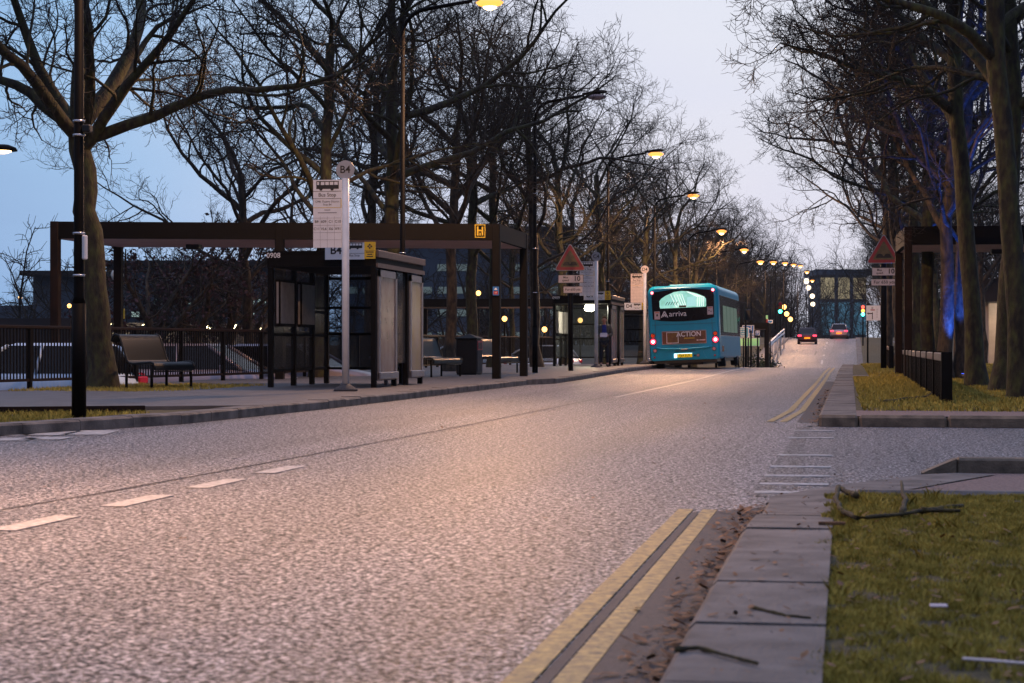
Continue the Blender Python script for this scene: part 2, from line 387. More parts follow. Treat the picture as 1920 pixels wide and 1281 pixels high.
for y0 in (11.6, 12.3, 13.1, 14.1, 15.6, 18.6, 20.2):
    b.b2(-.52, -.1, y0, y0 + .16, .002, .0055)
tag(b.build('give_way_line', M['fadedwhite']), kind='structure')
# tar: seam along the road, patched band at the junction, gutter strip
b = MB()
pts = [(-4.5, 5), (-4.36, 9.2), (-4.25, 11), (-4.13, 15), (-4.02, 21), (-3.98, 30), (-3.95, 45), (-3.95, 74)]
for (x0, y0), (x1, y1) in zip(pts, pts[1:]):
    b.add([(x0 - .011, y0, T(y0) + .004), (x0 + .011, y0, T(y0) + .004), (x1 + .011, y1, T(y1) + .004), (x1 - .011, y1, T(y1) + .004)], [(0, 1, 2, 3)])
pts = [(-2.75, 146), (-2.4, 165), (-2.2, 180)]
for (x0, y0), (x1, y1) in zip(pts, pts[1:]):
    b.add([(x0 - .04, y0, T(y0) + .006), (x0 + .04, y0, T(y0) + .006), (x1 + .04, y1, T(y1) + .006), (x1 - .04, y1, T(y1) + .006)], [(0, 1, 2, 3)])
b.add([(-.68, -6, .0035), (-.41, -6, .0035), (-.41, 10.6, .0035), (-.66, 10.25, .0035)], [(0, 1, 2, 3)])
b.add([(-.77, -6, .0035), (-.735, -6, .0035), (-.735, 10.2, .0035), (-.77, 10.2, .0035)], [(0, 1, 2, 3)])
b.add([(-.53, 22.5, .0035), (-.29, 22.5, .0035), (-.2, 60, .0035), (-.4, 60, .0035)], [(0, 1, 2, 3)])
tag(b.build('tar_seam', M['gutter']), kind='structure')

b = MB(); b.add([(-.56, 11.4, .003), (-.3, 11.2, .003), (-.26, 13.5, .003), (-.34, 17, .003), (-.36, 21.2, .003), (-.5, 21.2, .003), (-.48, 17.5, .003), (-.5, 14, .003)], [(0, 1, 2, 7), (7, 2, 3, 6), (6, 3, 4, 5)])
tag(b.build('tar_patch', M['patch']), kind='structure')
# pavements and kerbs, left
def kerb(name, fx, side, y0, y1, m, h=.12, w=KW, step=.92, hf=None, gap=.014):
    b = MB(); y = y0; i = 0
    while y < y1 - .05:
        ye = min(y1, y + step); j = random.uniform(-.006, .006)
        ha, hb = (hf(y), hf(ye)) if hf else (h, h)
        a0, a1 = fx(y), fx(ye); o0, o1 = a0 + side * w, a1 + side * w
        ya, yb = y + gap / 2, ye - gap / 2
        c = .02
        prof = lambda x, xo, h_, yy: [(x, yy, T(yy) - .05), (x, yy, T(yy) + h_ - c + j), (x + side * c, yy, T(yy) + h_ + j), (xo, yy, T(yy) + h_ + j), (xo, yy, T(yy) - .05)]
        A_, B_ = prof(a0, o0, ha, ya), prof(a1, o1, hb, yb)
        fs = [(k, (k + 1), 5 + k + 1, 5 + k) for k in range(4)] + [(0, 1, 2, 3, 4), (9, 8, 7, 6, 5)]
        b.add(A_ + B_, fs); y = ye; i += 1
    return tag(b.build(name, m), kind='structure')
kerb('kerb', XL, -1, 8, 43.6, M['concrete'])
kerb('kerb', XL, -1, 45.2, 120, M['concrete'])
kerb('kerb', XL, -1, 120, 214, M['concrete'], step=1.8)
b = MB(); b.add([(-6.95, 43.6, .12), (-6.55, 45.2, .12), (-6.85, 45.2, .121), (-7.25, 43.6, .121), (-6.95, 43.6, 0), (-6.55, 45.2, 0)], [(0, 1, 2, 3), (0, 4, 5, 1)])
tag(b.build('kerb', M['concrete']), kind='structure')
LP = [y for y in ys if 20 <= y <= 214] + [24.0, 23.2]
LP = sorted(set(LP))
strip('pavement', lambda y: -14.0 if y < 120 else -12, lambda y: XL(y) - KW + .005 if y >= 24 else -9.7 + (max(0, y - 22) / 2) ** 2 * 2.4, LP, .116, M['pave'], 3, .9)
strip('grass_verge', lambda y: -16, lambda y: XL(y) - KW + .005, sorted(set(frange(9, 20, 1) + [17.7, 20.9, 22, 23, 24])), .07, M['soil'], 4)
b = MB(); 
for (x0, y0), (x1, y1) in zip([(-16, 21.2), (-12, 21.7), (-9.6, 21.9)], [(-12, 21.7), (-9.6, 21.9), (-8.2, 22.6)]):
    ang = math.atan2(y1 - y0, x1 - x0); b.box(((x0 + x1) / 2, (y0 + y1) / 2, .07), (math.hypot(x1 - x0, y1 - y0), .06, .16), Euler((0, 0, ang)))
tag(b.build('pavement_edging', M['brownsteel']), kind='structure')
strip('grass_verge', lambda y: -12, lambda y: XL(y) - 1.3, frange(86, 214, 4), .13, M['soil'], 2)
# right-hand side
def near_h(y): return .12 if y < 8.6 else .12 - .095 * min(1, (y - 8.6) / 1.3)
kerb('kerb', lambda y: -.41, 1, -3.0, 10.6, M['concrete'], w=.36, step=.92, hf=near_h)
b = MB()
oc = [(-.41, 10.6), (-.40, 11.05), (-.2, 11.6), (.12, 12.35), (.5, 13.1), (.72, 13.3)]
ic = [(-.05, 10.6), (.0, 10.85), (.12, 11.1), (.4, 11.75), (.72, 12.55), (.95, 13.1)]
for i in range(5):
    b.add([(*oc[i], .026), (*ic[i], .03), (*ic[i + 1], .03), (*oc[i + 1], .026), (*oc[i], -.04), (*oc[i + 1], -.04)], [(0, 1, 2, 3), (0, 3, 5, 4)])
tag(b.build('dropped_kerb', M['concrete']), kind='structure')
b = MB(); b.add([(-.05, 10.55, .022), (14, 10.7, .03), (14, 13.4, .03), (.72, 13.4, .022), (.95, 13.1, .024), (.4, 11.75, .024), (.12, 11.1, .024)], [(0, 1, 2, 3, 4, 5, 6)])
tag(b.build('gravel_path', M['gravel']), kind='structure')
b = MB(); b.add([(-.08, -6, .1), (12, -6, .1), (12, 10.55, .1), (.1, 10.4, .08), (-.06, 9.6, .06), (-.06, 8.6, .1)], [(0, 1, 2, 3, 4, 5)])
tag(b.build('grass_verge', M['soil']), kind='structure')
b = MB(); b.box((5.05, 10.55, .05), (10, .1, .11), None, .02)
tag(b.build('path_edging', M['concrete']), kind='structure')
b = MB()
b.add([(.5, 13.34, .02), (.72, 13.34, .115), (.72, 13.52, .115), (.5, 13.52, .02), (.72, 13.34, -.02), (.5, 13.34, -.02), (.72, 13.52, -.02), (.5, 13.52, -.02)], [(0, 1, 2, 3), (0, 5, 4, 1), (3, 2, 6, 7)])
x = .72
while x < 14:
    b.box((x + .46, 13.43, .055), (.912, .18, .13), None, .015); x += .92
tag(b.build('kerb', M['kerbbrown']), kind='structure')
kerb('kerb', XR, 1, 21.5, 120, M['concrete'], w=.4)
kerb('kerb', XR, 1, 120, 214, M['concrete'], w=.4, step=1.8)
b = MB(); x = .14
b.box((-.07, 21.44, .05), (.41, .16, .152), None, .03)
while x < 16:
    b.box((x + .46, 21.44, .05), (.912, .16, .15), None, .03); x += .92
tag(b.build('kerb', M['kerbbrown']), kind='structure')
b = MB(); b.add([(.1, 21.5, .11), (16, 21.5, .11), (16, 23.6, .112), (.12, 23.4, .112)], [(0, 1, 2, 3)]); tag(b.build('gravel_path', M['gravel']), kind='structure')
strip('grass_verge', lambda y: XR(y) + .38, lambda y: 30, frange(23.4, 214, 3), .114, M['soil'], 6, .4)
strip('footpath', lambda y: XR(y) + .4, lambda y: 30, [49.5, 51.2], .12, M['pave'], 2)
strip('footpath', lambda y: 4.4, lambda y: 6.2, frange(24, 190, 4), .12, M['pave'], 1)
strip('car_park', lambda y: -60, lambda y: -14.5, frange(20, 72, 4), -.66, M['pave'], 2)

# ------------------------------------------------------------------ trees
def norm(v): return v / np.maximum(1e-9, np.linalg.norm(v, axis=-1, keepdims=True))
def grow(rng, p, d, ln, n, sig, trop):
    B = len(p); out = np.zeros((B, n + 1, 3)); out[:, 0] = p; d = norm(d.copy())
    for i in range(n):
        d = norm(d + rng.normal(0, sig, (B, 3)) + np.array(trop)); p = p + d * (ln / n)[:, None]; out[:, i + 1] = p
    return out
def tubes(pts, rad, k):
    B, n, _ = pts.shape
    t = np.empty_like(pts); t[:, 1:-1] = pts[:, 2:] - pts[:, :-2]; t[:, 0] = pts[:, 1] - pts[:, 0]; t[:, -1] = pts[:, -1] - pts[:, -2]; t = norm(t)
    ref = np.where(np.abs(t[:, :1, 2:3]) > .85, np.array([[[1., 0, 0]]]), np.array([[[0, 0, 1.]]])); ref = np.broadcast_to(ref, t.shape)
    u = norm(np.cross(t, ref)); w = np.cross(t, u); a = np.arange(k) * 2 * np.pi / k
    v = pts[:, :, None] + rad[:, :, None, None] * (np.cos(a)[:, None] * u[:, :, None] + np.sin(a)[:, None] * w[:, :, None])
    base = np.arange(B)[:, None, None] * n * k + np.arange(n - 1)[None, :, None] * k; kk = np.arange(k)[None, None, :]; k2 = (kk + 1) % k
    f = np.stack([base + kk, base + k2, base + k + k2, base + k + kk], -1).reshape(-1, 4)
    return v.reshape(-1, 3), f
def merge(parts):
    vs = []; fs = []; o = 0
    for v, f in parts: vs.append(v); fs.append(f + o); o += len(v)
    return np.concatenate(vs), np.concatenate(fs)
def spawn(rng, pts, rad, per, tlo, ang, lnf, rmax, thi=1.0):
    B, n, _ = pts.shape; n -= 1
    t = tlo + (thi - tlo) * (np.arange(per)[None] + rng.uniform(0, 1, (B, per))) / per
    i = np.minimum((t * n).astype(int), n - 1); fr = t * n - i; b = np.arange(B)[:, None]
    p = pts[b, i] * (1 - fr)[..., None] + pts[b, i + 1] * fr[..., None]; tg = norm(pts[b, i + 1] - pts[b, i])
    r = rad[b, i] * (1 - fr) + rad[b, i + 1] * fr
    q = norm(np.cross(tg, norm(rng.normal(0, 1, (B, per, 3))))); a = rng.uniform(ang[0], ang[1], (B, per, 1))
    d = tg * np.cos(a) + q * np.sin(a)
    ln = lnf * (1.15 - .6 * t) * rng.uniform(.65, 1.25, (B, per))
    return p.reshape(-1, 3), d.reshape(-1, 3), ln.ravel(), np.minimum(r * .72, rmax).ravel()
def tree_meshes(seed, path, r0, r1, limbs=None, nl=9, llen=5.2, dens=1., spread=(.5, 1.1), leaves=0, fork=.45, scale=1., barkname='bark', flare=.55, twig_r=1.):
    rng = np.random.default_rng(seed); big = []; small = []
    path = np.array(path, float); m = len(path)
    # resample the trunk with slight wobble
    tt = np.linspace(0, 1, 12); seg = np.linspace(0, 1, m); tp = np.stack([np.interp(tt, seg, path[:, k]) for k in range(3)], 1)
    tp[1:-1, :2] += rng.normal(0, .025 * scale, (10, 2))
    tr = r0 + (r1 - r0) * tt; tr = tr * (1 + flare * np.exp(-(tp[:, 2] - tp[0, 2]) / (.35 * scale)))
    big.append(tubes(tp[None], tr[None], 12))
    if limbs is None:
        limbs = []; az = rng.uniform(0, 6.28)
        for i in range(nl):
            az += 2.4 + rng.normal(0, .3); s = fork + (1 - fork) * i / (nl - 1); el = rng.uniform(*spread) + .25 * s
            limbs.append((s, az, el, llen * (1.1 - .3 * s) * rng.uniform(.8, 1.2), r1 * rng.uniform(.55, .9)))
    B = len(limbs)
    p = np.array([[np.interp(l[0], tt, tp[:, k]) for k in range(3)] for l in limbs])
    d = np.array([[math.cos(l[1]) * math.cos(l[2]), math.sin(l[1]) * math.cos(l[2]), math.sin(l[2])] for l in limbs])
    ln = np.array([l[3] for l in limbs]); r = np.array([l[4] for l in limbs])
    P1 = grow(rng, p, d, ln, 12, .16, (0, 0, .015)); R1 = r[:, None] * np.linspace(1, .14, 13)[None] ** .9
    big.append(tubes(P1, R1, 7))
    a = spawn(rng, P1, R1, int(8 * dens), .18, (.5, 1.15), llen * .42, .036 * scale)
    P2 = grow(rng, a[0], a[1], a[2], 8, .2, (0, 0, .02)); R2 = np.maximum(a[3], .01 * scale)[:, None] * np.linspace(1, .3, 9)[None]
    big.append(tubes(P2, R2, 5))
    a = spawn(rng, P2, R2, int(7 * dens), .12, (.5, 1.2), llen * .2, .011 * scale)
    P3 = grow(rng, a[0], a[1], a[2], 6, .25, (0, 0, .03)); R3 = np.maximum(a[3], .007 * scale * twig_r)[:, None] * np.linspace(1, .5, 7)[None]
    small.append(tubes(P3, R3, 4))
    a = spawn(rng, P3, R3, int(5 * dens), .15, (.5, 1.2), llen * .1, .0085 * scale * twig_r)
    P4 = grow(rng, a[0], a[1], a[2], 4, .3, (0, 0, .06)); R4 = np.maximum(a[3], .0055 * scale * twig_r)[:, None] * np.linspace(1, .6, 5)[None]
    small.append(tubes(P4, R4, 3))
    a = spawn(rng, P4, R4, 3, .2, (.5, 1.1), llen * .05, .0055 * scale * twig_r)
    P5 = grow(rng, a[0], a[1], a[2], 2, .3, (0, 0, .1)); R5 = np.full(len(a[0]), .0045 * scale * twig_r)[:, None] * np.array([[1, .8, .6]])
    small.append(tubes(P5, R5, 3))
    tv, tf = merge(big); cv, cf = merge(small)
    mats = [M['twig']]
    if leaves:
        q = P4[rng.integers(0, len(P4), leaves), rng.integers(1, 5, leaves)] + rng.normal(0, .04, (leaves, 3))
        u = norm(rng.normal(0, 1, (leaves, 3))); w = norm(np.cross(u, rng.normal(0, 1, (leaves, 3)))); s_ = rng.uniform(.03, .07, (leaves, 1))
        lv = np.stack([q - u * s_, q + w * s_ * .6, q + u * s_, q - w * s_ * .6], 1).reshape(-1, 3)
        lf = np.arange(leaves * 4).reshape(-1, 4) + len(cv); nf = len(cf)
        cv = np.concatenate([cv, lv]); cf = np.concatenate([cf, lf]); mats.append(M['leaf'])
    tm = np_mesh('trunk', tv, tf, M[barkname]); cm = np_mesh('crown', cv, cf, mats)
    if leaves:
        mi = np.zeros(len(cf), np.int32); mi[nf:] = 1; cm.polygons.foreach_set('material_index', mi)
    return tm, cm
def plant(meshes, loc, rz, sc, label, group=None, name='bare_tree', cat='tree'):
    t = thing(name, label, cat, loc, rz, group); t.scale = (sc, sc, sc)
    for nm, me in zip(('trunk', 'crown'), meshes):
        o = bpy.data.objects.new(nm, me); COL.objects.link(o); o.parent = t
    return t
straight = lambda h, lx=0, ly=0: [(0, 0, -.1), (lx * .3, ly * .3, h * .35), (lx * .6, ly * .6, h * .65), (lx, ly, h)]
tA = tree_meshes(11, straight(7.5, .3, .2), .17, .1, dens=.88, nl=10, llen=5.3, spread=(.2, .8), fork=.42)
tB = tree_meshes(12, straight(7.0, -.3, .1), .18, .105, dens=.88, nl=10, llen=5.5, spread=(.15, .75), fork=.46)
tC = tree_meshes(13, straight(8.0, .1, -.3), .16, .095, dens=.88, nl=10, llen=5.2, spread=(.2, .8), fork=.36, barkname='bark2')
tD = tree_meshes(14, straight(6.5, -.1, .3), .165, .11, dens=.88, nl=10, llen=5.5, spread=(.2, .8), fork=.5, barkname='bark2')
# the big forked tree at the left and the two tall ones at the right have their own shape
tBig = tree_meshes(21, [(.2, 0, -.1), (.14, 0, 1.2), (.0, 0, 2.6), (-.16, 0, 3.6), (-.28, .1, 4.6)], .225, .19, limbs=[
    (1., R(175), R(35), 3.6, .13), (1., R(100), R(86), 6.5, .17), (1., R(20), R(66), 6.0, .16), (.95, R(2), R(24), 5.6, .12), (.9, R(-20), R(30), 4.6, .12),
    (.97, R(140), R(50), 5.0, .13), (.96, R(230), R(40), 5.2, .13), (.93, R(300), R(48), 5.0, .12), (1., R(60), R(45), 5.0, .12)], llen=4.9)
tR1 = tree_meshes(31, [(0, 0, -.1), (-.12, 0, 1.6), (-.3, 0, 3.6), (-.42, .1, 6.0), (-.5, .2, 9.5)], .165, .125, nl=10, llen=4.6, fork=.6, spread=(.2, .7))
tR2 = tree_meshes(32, [(0, 0, -.1), (.1, 0, 1.6), (.16, 0, 3.4), (.12, .1, 6.0), (-.1, .2, 9.5)], .18, .13, nl=10, llen=4.6, fork=.62, spread=(.2, .7))
tS = tree_meshes(41, [(0, 0, -.1), (.05, 0, .4), (.0, .05, .8), (.02, 0, 1.1)], .16, .12, limbs=[(.8, 2.6, R(55), 2.6, .09), (.9, .4, R(50), 2.7, .09), (1., 1.6, R(62), 2.7, .09), (1., 4.6, R(45), 2.4, .08), (.9, 3.5, R(42), 2.4, .07), (.95, 5.6, R(40), 2.4, .07)], llen=2.9, leaves=1500, dens=.85, scale=.75, barkname='bark2')

plant(tBig, P(172, 35.2, .1), 0, 1.0, 'big forked tree with mossy trunk behind the nearest black lamp column')
def at(px, d, sc, me, rz, label, group=None, z=None):
    x, y, _ = P(px, d); zz = (T(y) + .1) if z is None else z
    return plant(me, (x, y, zz), rz, sc, label, group)
at(597, 48, 1.08, tA, .4, 'tall brown-trunked tree directly behind the nearest glass bus shelter')
at(735, 51, 1.25, tB, 2.2, 'leaning forked tree behind the canopy roof, left of the second lamp column')
at(843, 57, 1.05, tD, 3.6, 'bare tree with straight trunk left of the litter bin')
at(884, 61, 1.05, tB, 5.1, 'bare tree with forking yellow-brown trunk behind the litter bin')
at(926, 65, 1.05, tA, 1.3, 'slim bare tree behind the front right canopy post')
at(1008, 66, 1.08, tC, 4.2, 'brown bare tree just right of the unlit lamp column')
at(688, 62, 1.1, tC, .9, 'bare tree rising behind the canopy between shelter and second lamp column')
at(470, 66, 1.1, tD, 1.9, 'bare tree rising beyond the car park left of the shelter sign', z=-.6)
at(1060, 76, 1.05, tB, .2, 'bare tree behind the left warning triangle')
at(1135, 84, 1.08, tA, 2.9, 'bare lamplit tree behind the second bus shelter')
GL = 'bare trees lining the left side of the road'
i = 0
for d, off in ((92, -9.4), (100, -14), (108, -9.4), (117, -13.5), (125, -9.4), (135, -13.5), (144, -10.2), (156, -12.5), (168, -10.), (182, -11.5), (198, -9.8), (215, -10.5), (240, -9.5)):
    me = (tA, tC, tB, tD)[i % 4]; y = d * 1.005
    plant(me, (off, y, T(y) + .05), i * 1.7, .98 + .08 * (i % 3), 'bare lamplit tree in the long row beyond the bus on the left', GL); i += 1
GB = 'dark bare trees behind the railing'
for px, d in ((60, 130), (330, 115), (700, 100), (960, 105), (1120, 125)):
    x, y, _ = P(px, d); me = (tB, tD, tA, tC)[i % 4]
    plant(me, (x, y, -.7), i * 1.3, (.9 if px > 600 else .55) + .06 * (i % 3), 'dark bare tree in the background beyond the railing', GB); i += 1
for px, d, s, lb in ((292, 62, 1., 'small forked ornamental tree with dark red leaves right of the globe lamp'), (366, 64, 1.05, 'small ornamental tree with dark red leaves in the middle of the canopy opening'),
                  (425, 66, .98, 'small ornamental tree with dark red leaves nearest the shelter'), (478, 70, 1., 'small dark leaved ornamental tree half hidden by the shelter')):
    x, y, _ = P(px, d); plant(tS, (x, y, -.3), px * .1, 1.3 * s, lb, None, 'ornamental_tree')
# right-hand trees
at(1833, 36, 1., tR1, 0, 'tall mossy plane tree leaning left behind the near post rail')
at(1880, 32.4, 1., tR2, 0, 'thick mossy trunk leaning right, second from the right edge')
at(1918, 27.6, .95, tR1, .25, 'thick bare trunk cut by the right edge of the picture')
at(1800, 44, 1., tC, 2.0, 'dark trunk between the post rail and the mossy leaning tree')
at(1771, 43.8, 1.0, tD, 3.4, 'blue lit brown trunk seen through the right canopy')
at(1737, 50, 1.05, tA, 4.4, 'broad dark trunk just right of the right canopy post')
at(1722, 58, 1.0, tB, 1.2, 'bare tree with blue edge behind the right canopy post')
at(1668, 70, 1.05, tC, 5.2, 'pair-trunk bare tree right of the right warning triangle')
at(1688, 64, 1.05, tD, .7, 'slim brown trunk close left of the right canopy post')
GR = 'bare trees lining the right side of the road'
for d, off in ((84, 3.8), (97, 6.5), (108, 3.6), (122, 6.5), (136, 3.8), (152, 6.4), (168, 4.2), (190, 6.2), (206, 4.6), (230, 4.8)):
    me = (tA, tC, tB, tD)[i % 4]
    plant(me, (off, d, T(d) + .05), i * 2.1, 1.0 + .07 * (i % 3), 'dark bare tree in the long row on the right side of the road', GR); i += 1
for px, d in ((1800, 115), (1880, 100)):
    x, y, _ = P(px, d); me = (tB, tD, tA, tC)[i % 4]
    plant(me, (x, y, T(y)), i * 1.3, 1.0, 'dark bare tree standing deep behind the right canopy', 'bare trees deep behind the right canopy'); i += 1

# ------------------------------------------------------------------ street lamps
def light(name, kind, loc, col, e, parent=None, size=.1, spot=None, blend=.4, rot=None):
    l = bpy.data.lights.new(name, kind); l.energy = e; l.color = col
    if kind == 'SPOT': l.spot_size = spot; l.spot_blend = blend
    l.shadow_soft_size = size
    o = bpy.data.objects.new(name, l); COL.objects.link(o); o.location = loc
    if rot: o.rotation_euler = rot
    if parent: o.parent = parent
    return o
def batwing(o):                              # street lanterns throw more light sideways than straight down
    l = o.data; l.use_nodes = True; n_ = l.node_tree.nodes; k_ = l.node_tree.links; em = n_['Emission']
    tc = n_.new('ShaderNodeTexCoord'); sp = n_.new('ShaderNodeSeparateXYZ'); k_.new(tc.outputs['Normal'], sp.inputs[0])
    ab = n_.new('ShaderNodeMath'); ab.operation = 'ABSOLUTE'; k_.new(sp.outputs['Z'], ab.inputs[0])
    pw = n_.new('ShaderNodeMath'); pw.operation = 'POWER'; pw.inputs[1].default_value = 1.2; k_.new(ab.outputs[0], pw.inputs[0])
    ad = n_.new('ShaderNodeMath'); ad.inputs[1].default_value = .5; k_.new(pw.outputs[0], ad.inputs[0])
    dv = n_.new('ShaderNodeMath'); dv.operation = 'DIVIDE'; dv.inputs[0].default_value = 1.0; k_.new(ad.outputs[0], dv.inputs[1]); k_.new(dv.outputs[0], em.inputs['Strength'])
    return o
LAMP_E = 2900
def street_lamp(loc, label, lit=True, h=7.65, group=None, bands=(), energy=None, far=False, arm=1.35, wide=True):
    t = thing('street_lamp', label, 'street lamp', loc, 0, group)
    b = MB(); b.tube([(0, 0, 0), (0, 0, 1.25)], [.078, .075], 12); b.tube([(0, 0, 1.25), (0, 0, 1.32), (0, 0, h - .75)], [.075, .056, .045], 12); b.build('pole', M['lamppaint'], t)
    b = MB(); pts = [(0, 0, h - .76)]
    for k in range(9): a = math.pi / 2 * k / 8 * .93; pts.append((.55 * (1 - math.cos(a)), 0, h - .75 + .52 * math.sin(a)))
    pts.append((arm, 0, h - .1)); b.tube(pts, [.045] + [.04] * 9 + [.035], 10); b.build('arm', M['lamppaint'], t)
    b = MB(); hx = arm - .05
    sec = [(0, .05, .05), (.12, .1, .06), (.35, .14, .085), (.58, .13, .07), (.68, .06, .03)]
    rings = []
    for dx, w, hh in sec:
        rings.append([(hx + dx, w * math.cos(a), h - .08 + dx * .09 + (hh * math.sin(a) if math.sin(a) > 0 else hh * .35 * math.sin(a))) for a in [2 * math.pi * k / 12 for k in range(12)]])
    b.smooth = True; fs = []
    for r_ in range(4):
        for k in range(12): fs.append((r_ * 12 + k, r_ * 12 + (k + 1) % 12, r_ * 12 + 12 + (k + 1) % 12, r_ * 12 + 12 + k))
    fs += [tuple(range(12))[::-1], tuple(range(48, 60))]
    b.add([p for r_ in rings for p in r_], fs); b.build('lamp_head', M['lamppaint'], t)
    q = 1.7 if far else 1.25; b = MB(); b.lathe((hx + .4, 0, h - .14), [(.05 * q, -.075 * q), (.13 * q, -.045 * q), (.16 * q, .0), (.13, .055)], 14)  # bowl enlarged to imitate the lamp's halo
    o = b.build('lamp_lens', M['halo_bowl'] if lit else M['lens_grey'], t)
    if lit: MB().lathe((hx + .4, 0, h - .14 - .055 * q), [(.02 * q, -.07 * q), (.07 * q, -.04 * q), (.085 * q, .02)], 12).build('lamp_core', M['sodium'], o)
    k = 1. if far else 1.4; o.scale = (k, 1, 1); o.location.x = -(hx + .4) * (k - 1)
    for z in bands:
        b = MB(); b.tube([(0, 0, z - .012), (0, 0, z + .012)], [.066, .066], 12); b.build('strap', M['chrome'], t)
    if lit and energy: (batwing if wide else (lambda o_: o_))(light('lamp_light', 'SPOT', (hx + .4, 0, h - .5), (1, .53, .27), energy, t, .12, R(172) if wide else R(100), .2 if wide else 1.))
    return t
x, y, _ = P(148, 21.3)
l0 = street_lamp((x, y, .06), 'nearest black lamp column at the left, rising out of the picture', True, 7.6, None, (1.55, 2.0, 3.05, 3.2), 1500)
b = MB(); b.b2(.05, .09, -.05, .03, 1.72, 1.98, .01); b.build('number_plate', M['signwhite'], l0)
b = MB(); b.b2(.05, .14, -.05, .05, 3.08, 3.16, .01); b.build('bracket', M['black'], l0)
l9 = street_lamp((-8.2, 8.6, .06), 'black lamp column just outside the left edge, lighting the near road', True, 7.6, None, (), 6000, wide=False)
x, y, _ = P(755, 39.4); l1 = street_lamp((x, y, .1), 'black lamp column behind the nearest shelter with glowing head at the top edge', True, 7.65, None, (2.6,), LAMP_E, arm=1.4)
x, y, _ = P(1003, 54.3); l2 = street_lamp((x, y, .12), 'unlit black lamp column beside the front right canopy posts', False, 7.65, None, (2.2, 3.4, 4.9, 5.05))
x, y, _ = P(1140, 70.5); street_lamp((x, y, T(y) + .1), 'lit lamp column above the second bus shelter, left of the bus', True, 7.62, None, (3,), LAMP_E)
x, y, _ = P(1227, 87.5); street_lamp((x, y, T(y) + .1), 'lit lamp column rising just behind the teal bus', True, 7.75, None, (), LAMP_E)
GLAMP = 'far lit street lamps on the left'
for k, d in enumerate((105, 122, 138, 154, 172, 188, 203, 220, 236)):
    y = d; street_lamp((-8.2 + .02 * (d - 100), y, T(y) + .1), 'small lit street lamp in the receding row beyond the bus', True, 7.6 if d < 130 else 7.4, GLAMP, (), LAMP_E if k % 2 == 0 or k < 3 else None, True)
def post_lamp(loc, h, label, m, r=.16, group=None, name='post_lamp', light_e=0):
    t = thing(name, label, 'lamp', loc, 0, group)
    MB().tube([(0, 0, 0), (0, 0, h)], [.05, .04], 8).build('pole', M['lamppaint'], t)
    MB().lathe((0, 0, h), [(r * .3, 0), (r * .8, r * .4), (r, r), (r * .8, r * 1.6), (r * .3, r * 1.95)], 14).build('lamp_globe', m, t)
    return t
for k, (px, py, d) in enumerate(((1512, 528, 250), (1516, 540, 262), (1523, 556, 275), (1524, 571, 290))):
    x, y, _ = P(px, d); post_lamp((x, y, T(y)), zat(py, d) - T(y) - .3, 'white distant lamp above the two cars', M['white_lamp'], .34, 'white distant lamps')
for px, py, d in ((1470, 575, 205), (1475, 588, 208), (1482, 598, 214)):
    x, y, _ = P(px, d); post_lamp((x, y, T(y)), zat(py, d) - T(y) - .3, 'warm distant lamp right of the left traffic signal', M['sodium_far'], .26, 'warm distant lamps')
x, y, _ = P(220, 52); t = post_lamp((x, y, -.66), zat(528, 52) + .66, 'opal globe lamp on black post with yellow sign', M['globe'], .17, None, 'globe_lamp')
MB().b2(.06, .2, -.02, .02, zat(598, 52) + .66, zat(579, 52) + .66).build('sign', M['signyellow'], t)
for px, py, d, lb in ((38, 557, 130, 'lit orange lamp far left above the dark wall'), (130, 573, 120, 'lit orange lamp in front of the flat roofed building'), (394, 540, 120, 'lit orange lamp between the ornamental trees'),
                      (467, 552, 118, 'lit orange lamp left edge of the shelter'), (897, 549, 100, 'lit orange lamp right of the forked tree'), (946, 597, 95, 'lit orange lamp between the right canopy posts'), (1021, 617, 95, 'lit orange lamp left of the second shelter'), (1088, 600, 98, 'lit orange lamp through the second shelter glass')):
    x, y, _ = P(px, d); post_lamp((x, y, -.7), zat(py, d) + .7 - .15, lb, M['sodium_far'], .13, None)
x, y, _ = P(5, 46); t = thing('street_lamp', 'lit lamp head poking in at the left edge', 'street lamp', (x, y, -.6))
MB().tube([(-1.2, 0, 0), (-1.2, 0, 5.9), (-.9, 0, 6.05), (0, 0, zat(283, 46) + .65)], [.07, .05, .045, .04], 8).build('pole', M['lamppaint'], t)
MB().lathe((0, 0, zat(283, 46) + .6), [(.34, 0), (.3, .08), (.14, .14)], 16).build('lamp_head', M['lamppaint'], t)
MB().lathe((0, 0, zat(283, 46) + .56), [(.1, -.02), (.2, .02), (.2, .04)], 16).build('lamp_lens', M['sodium'], t)

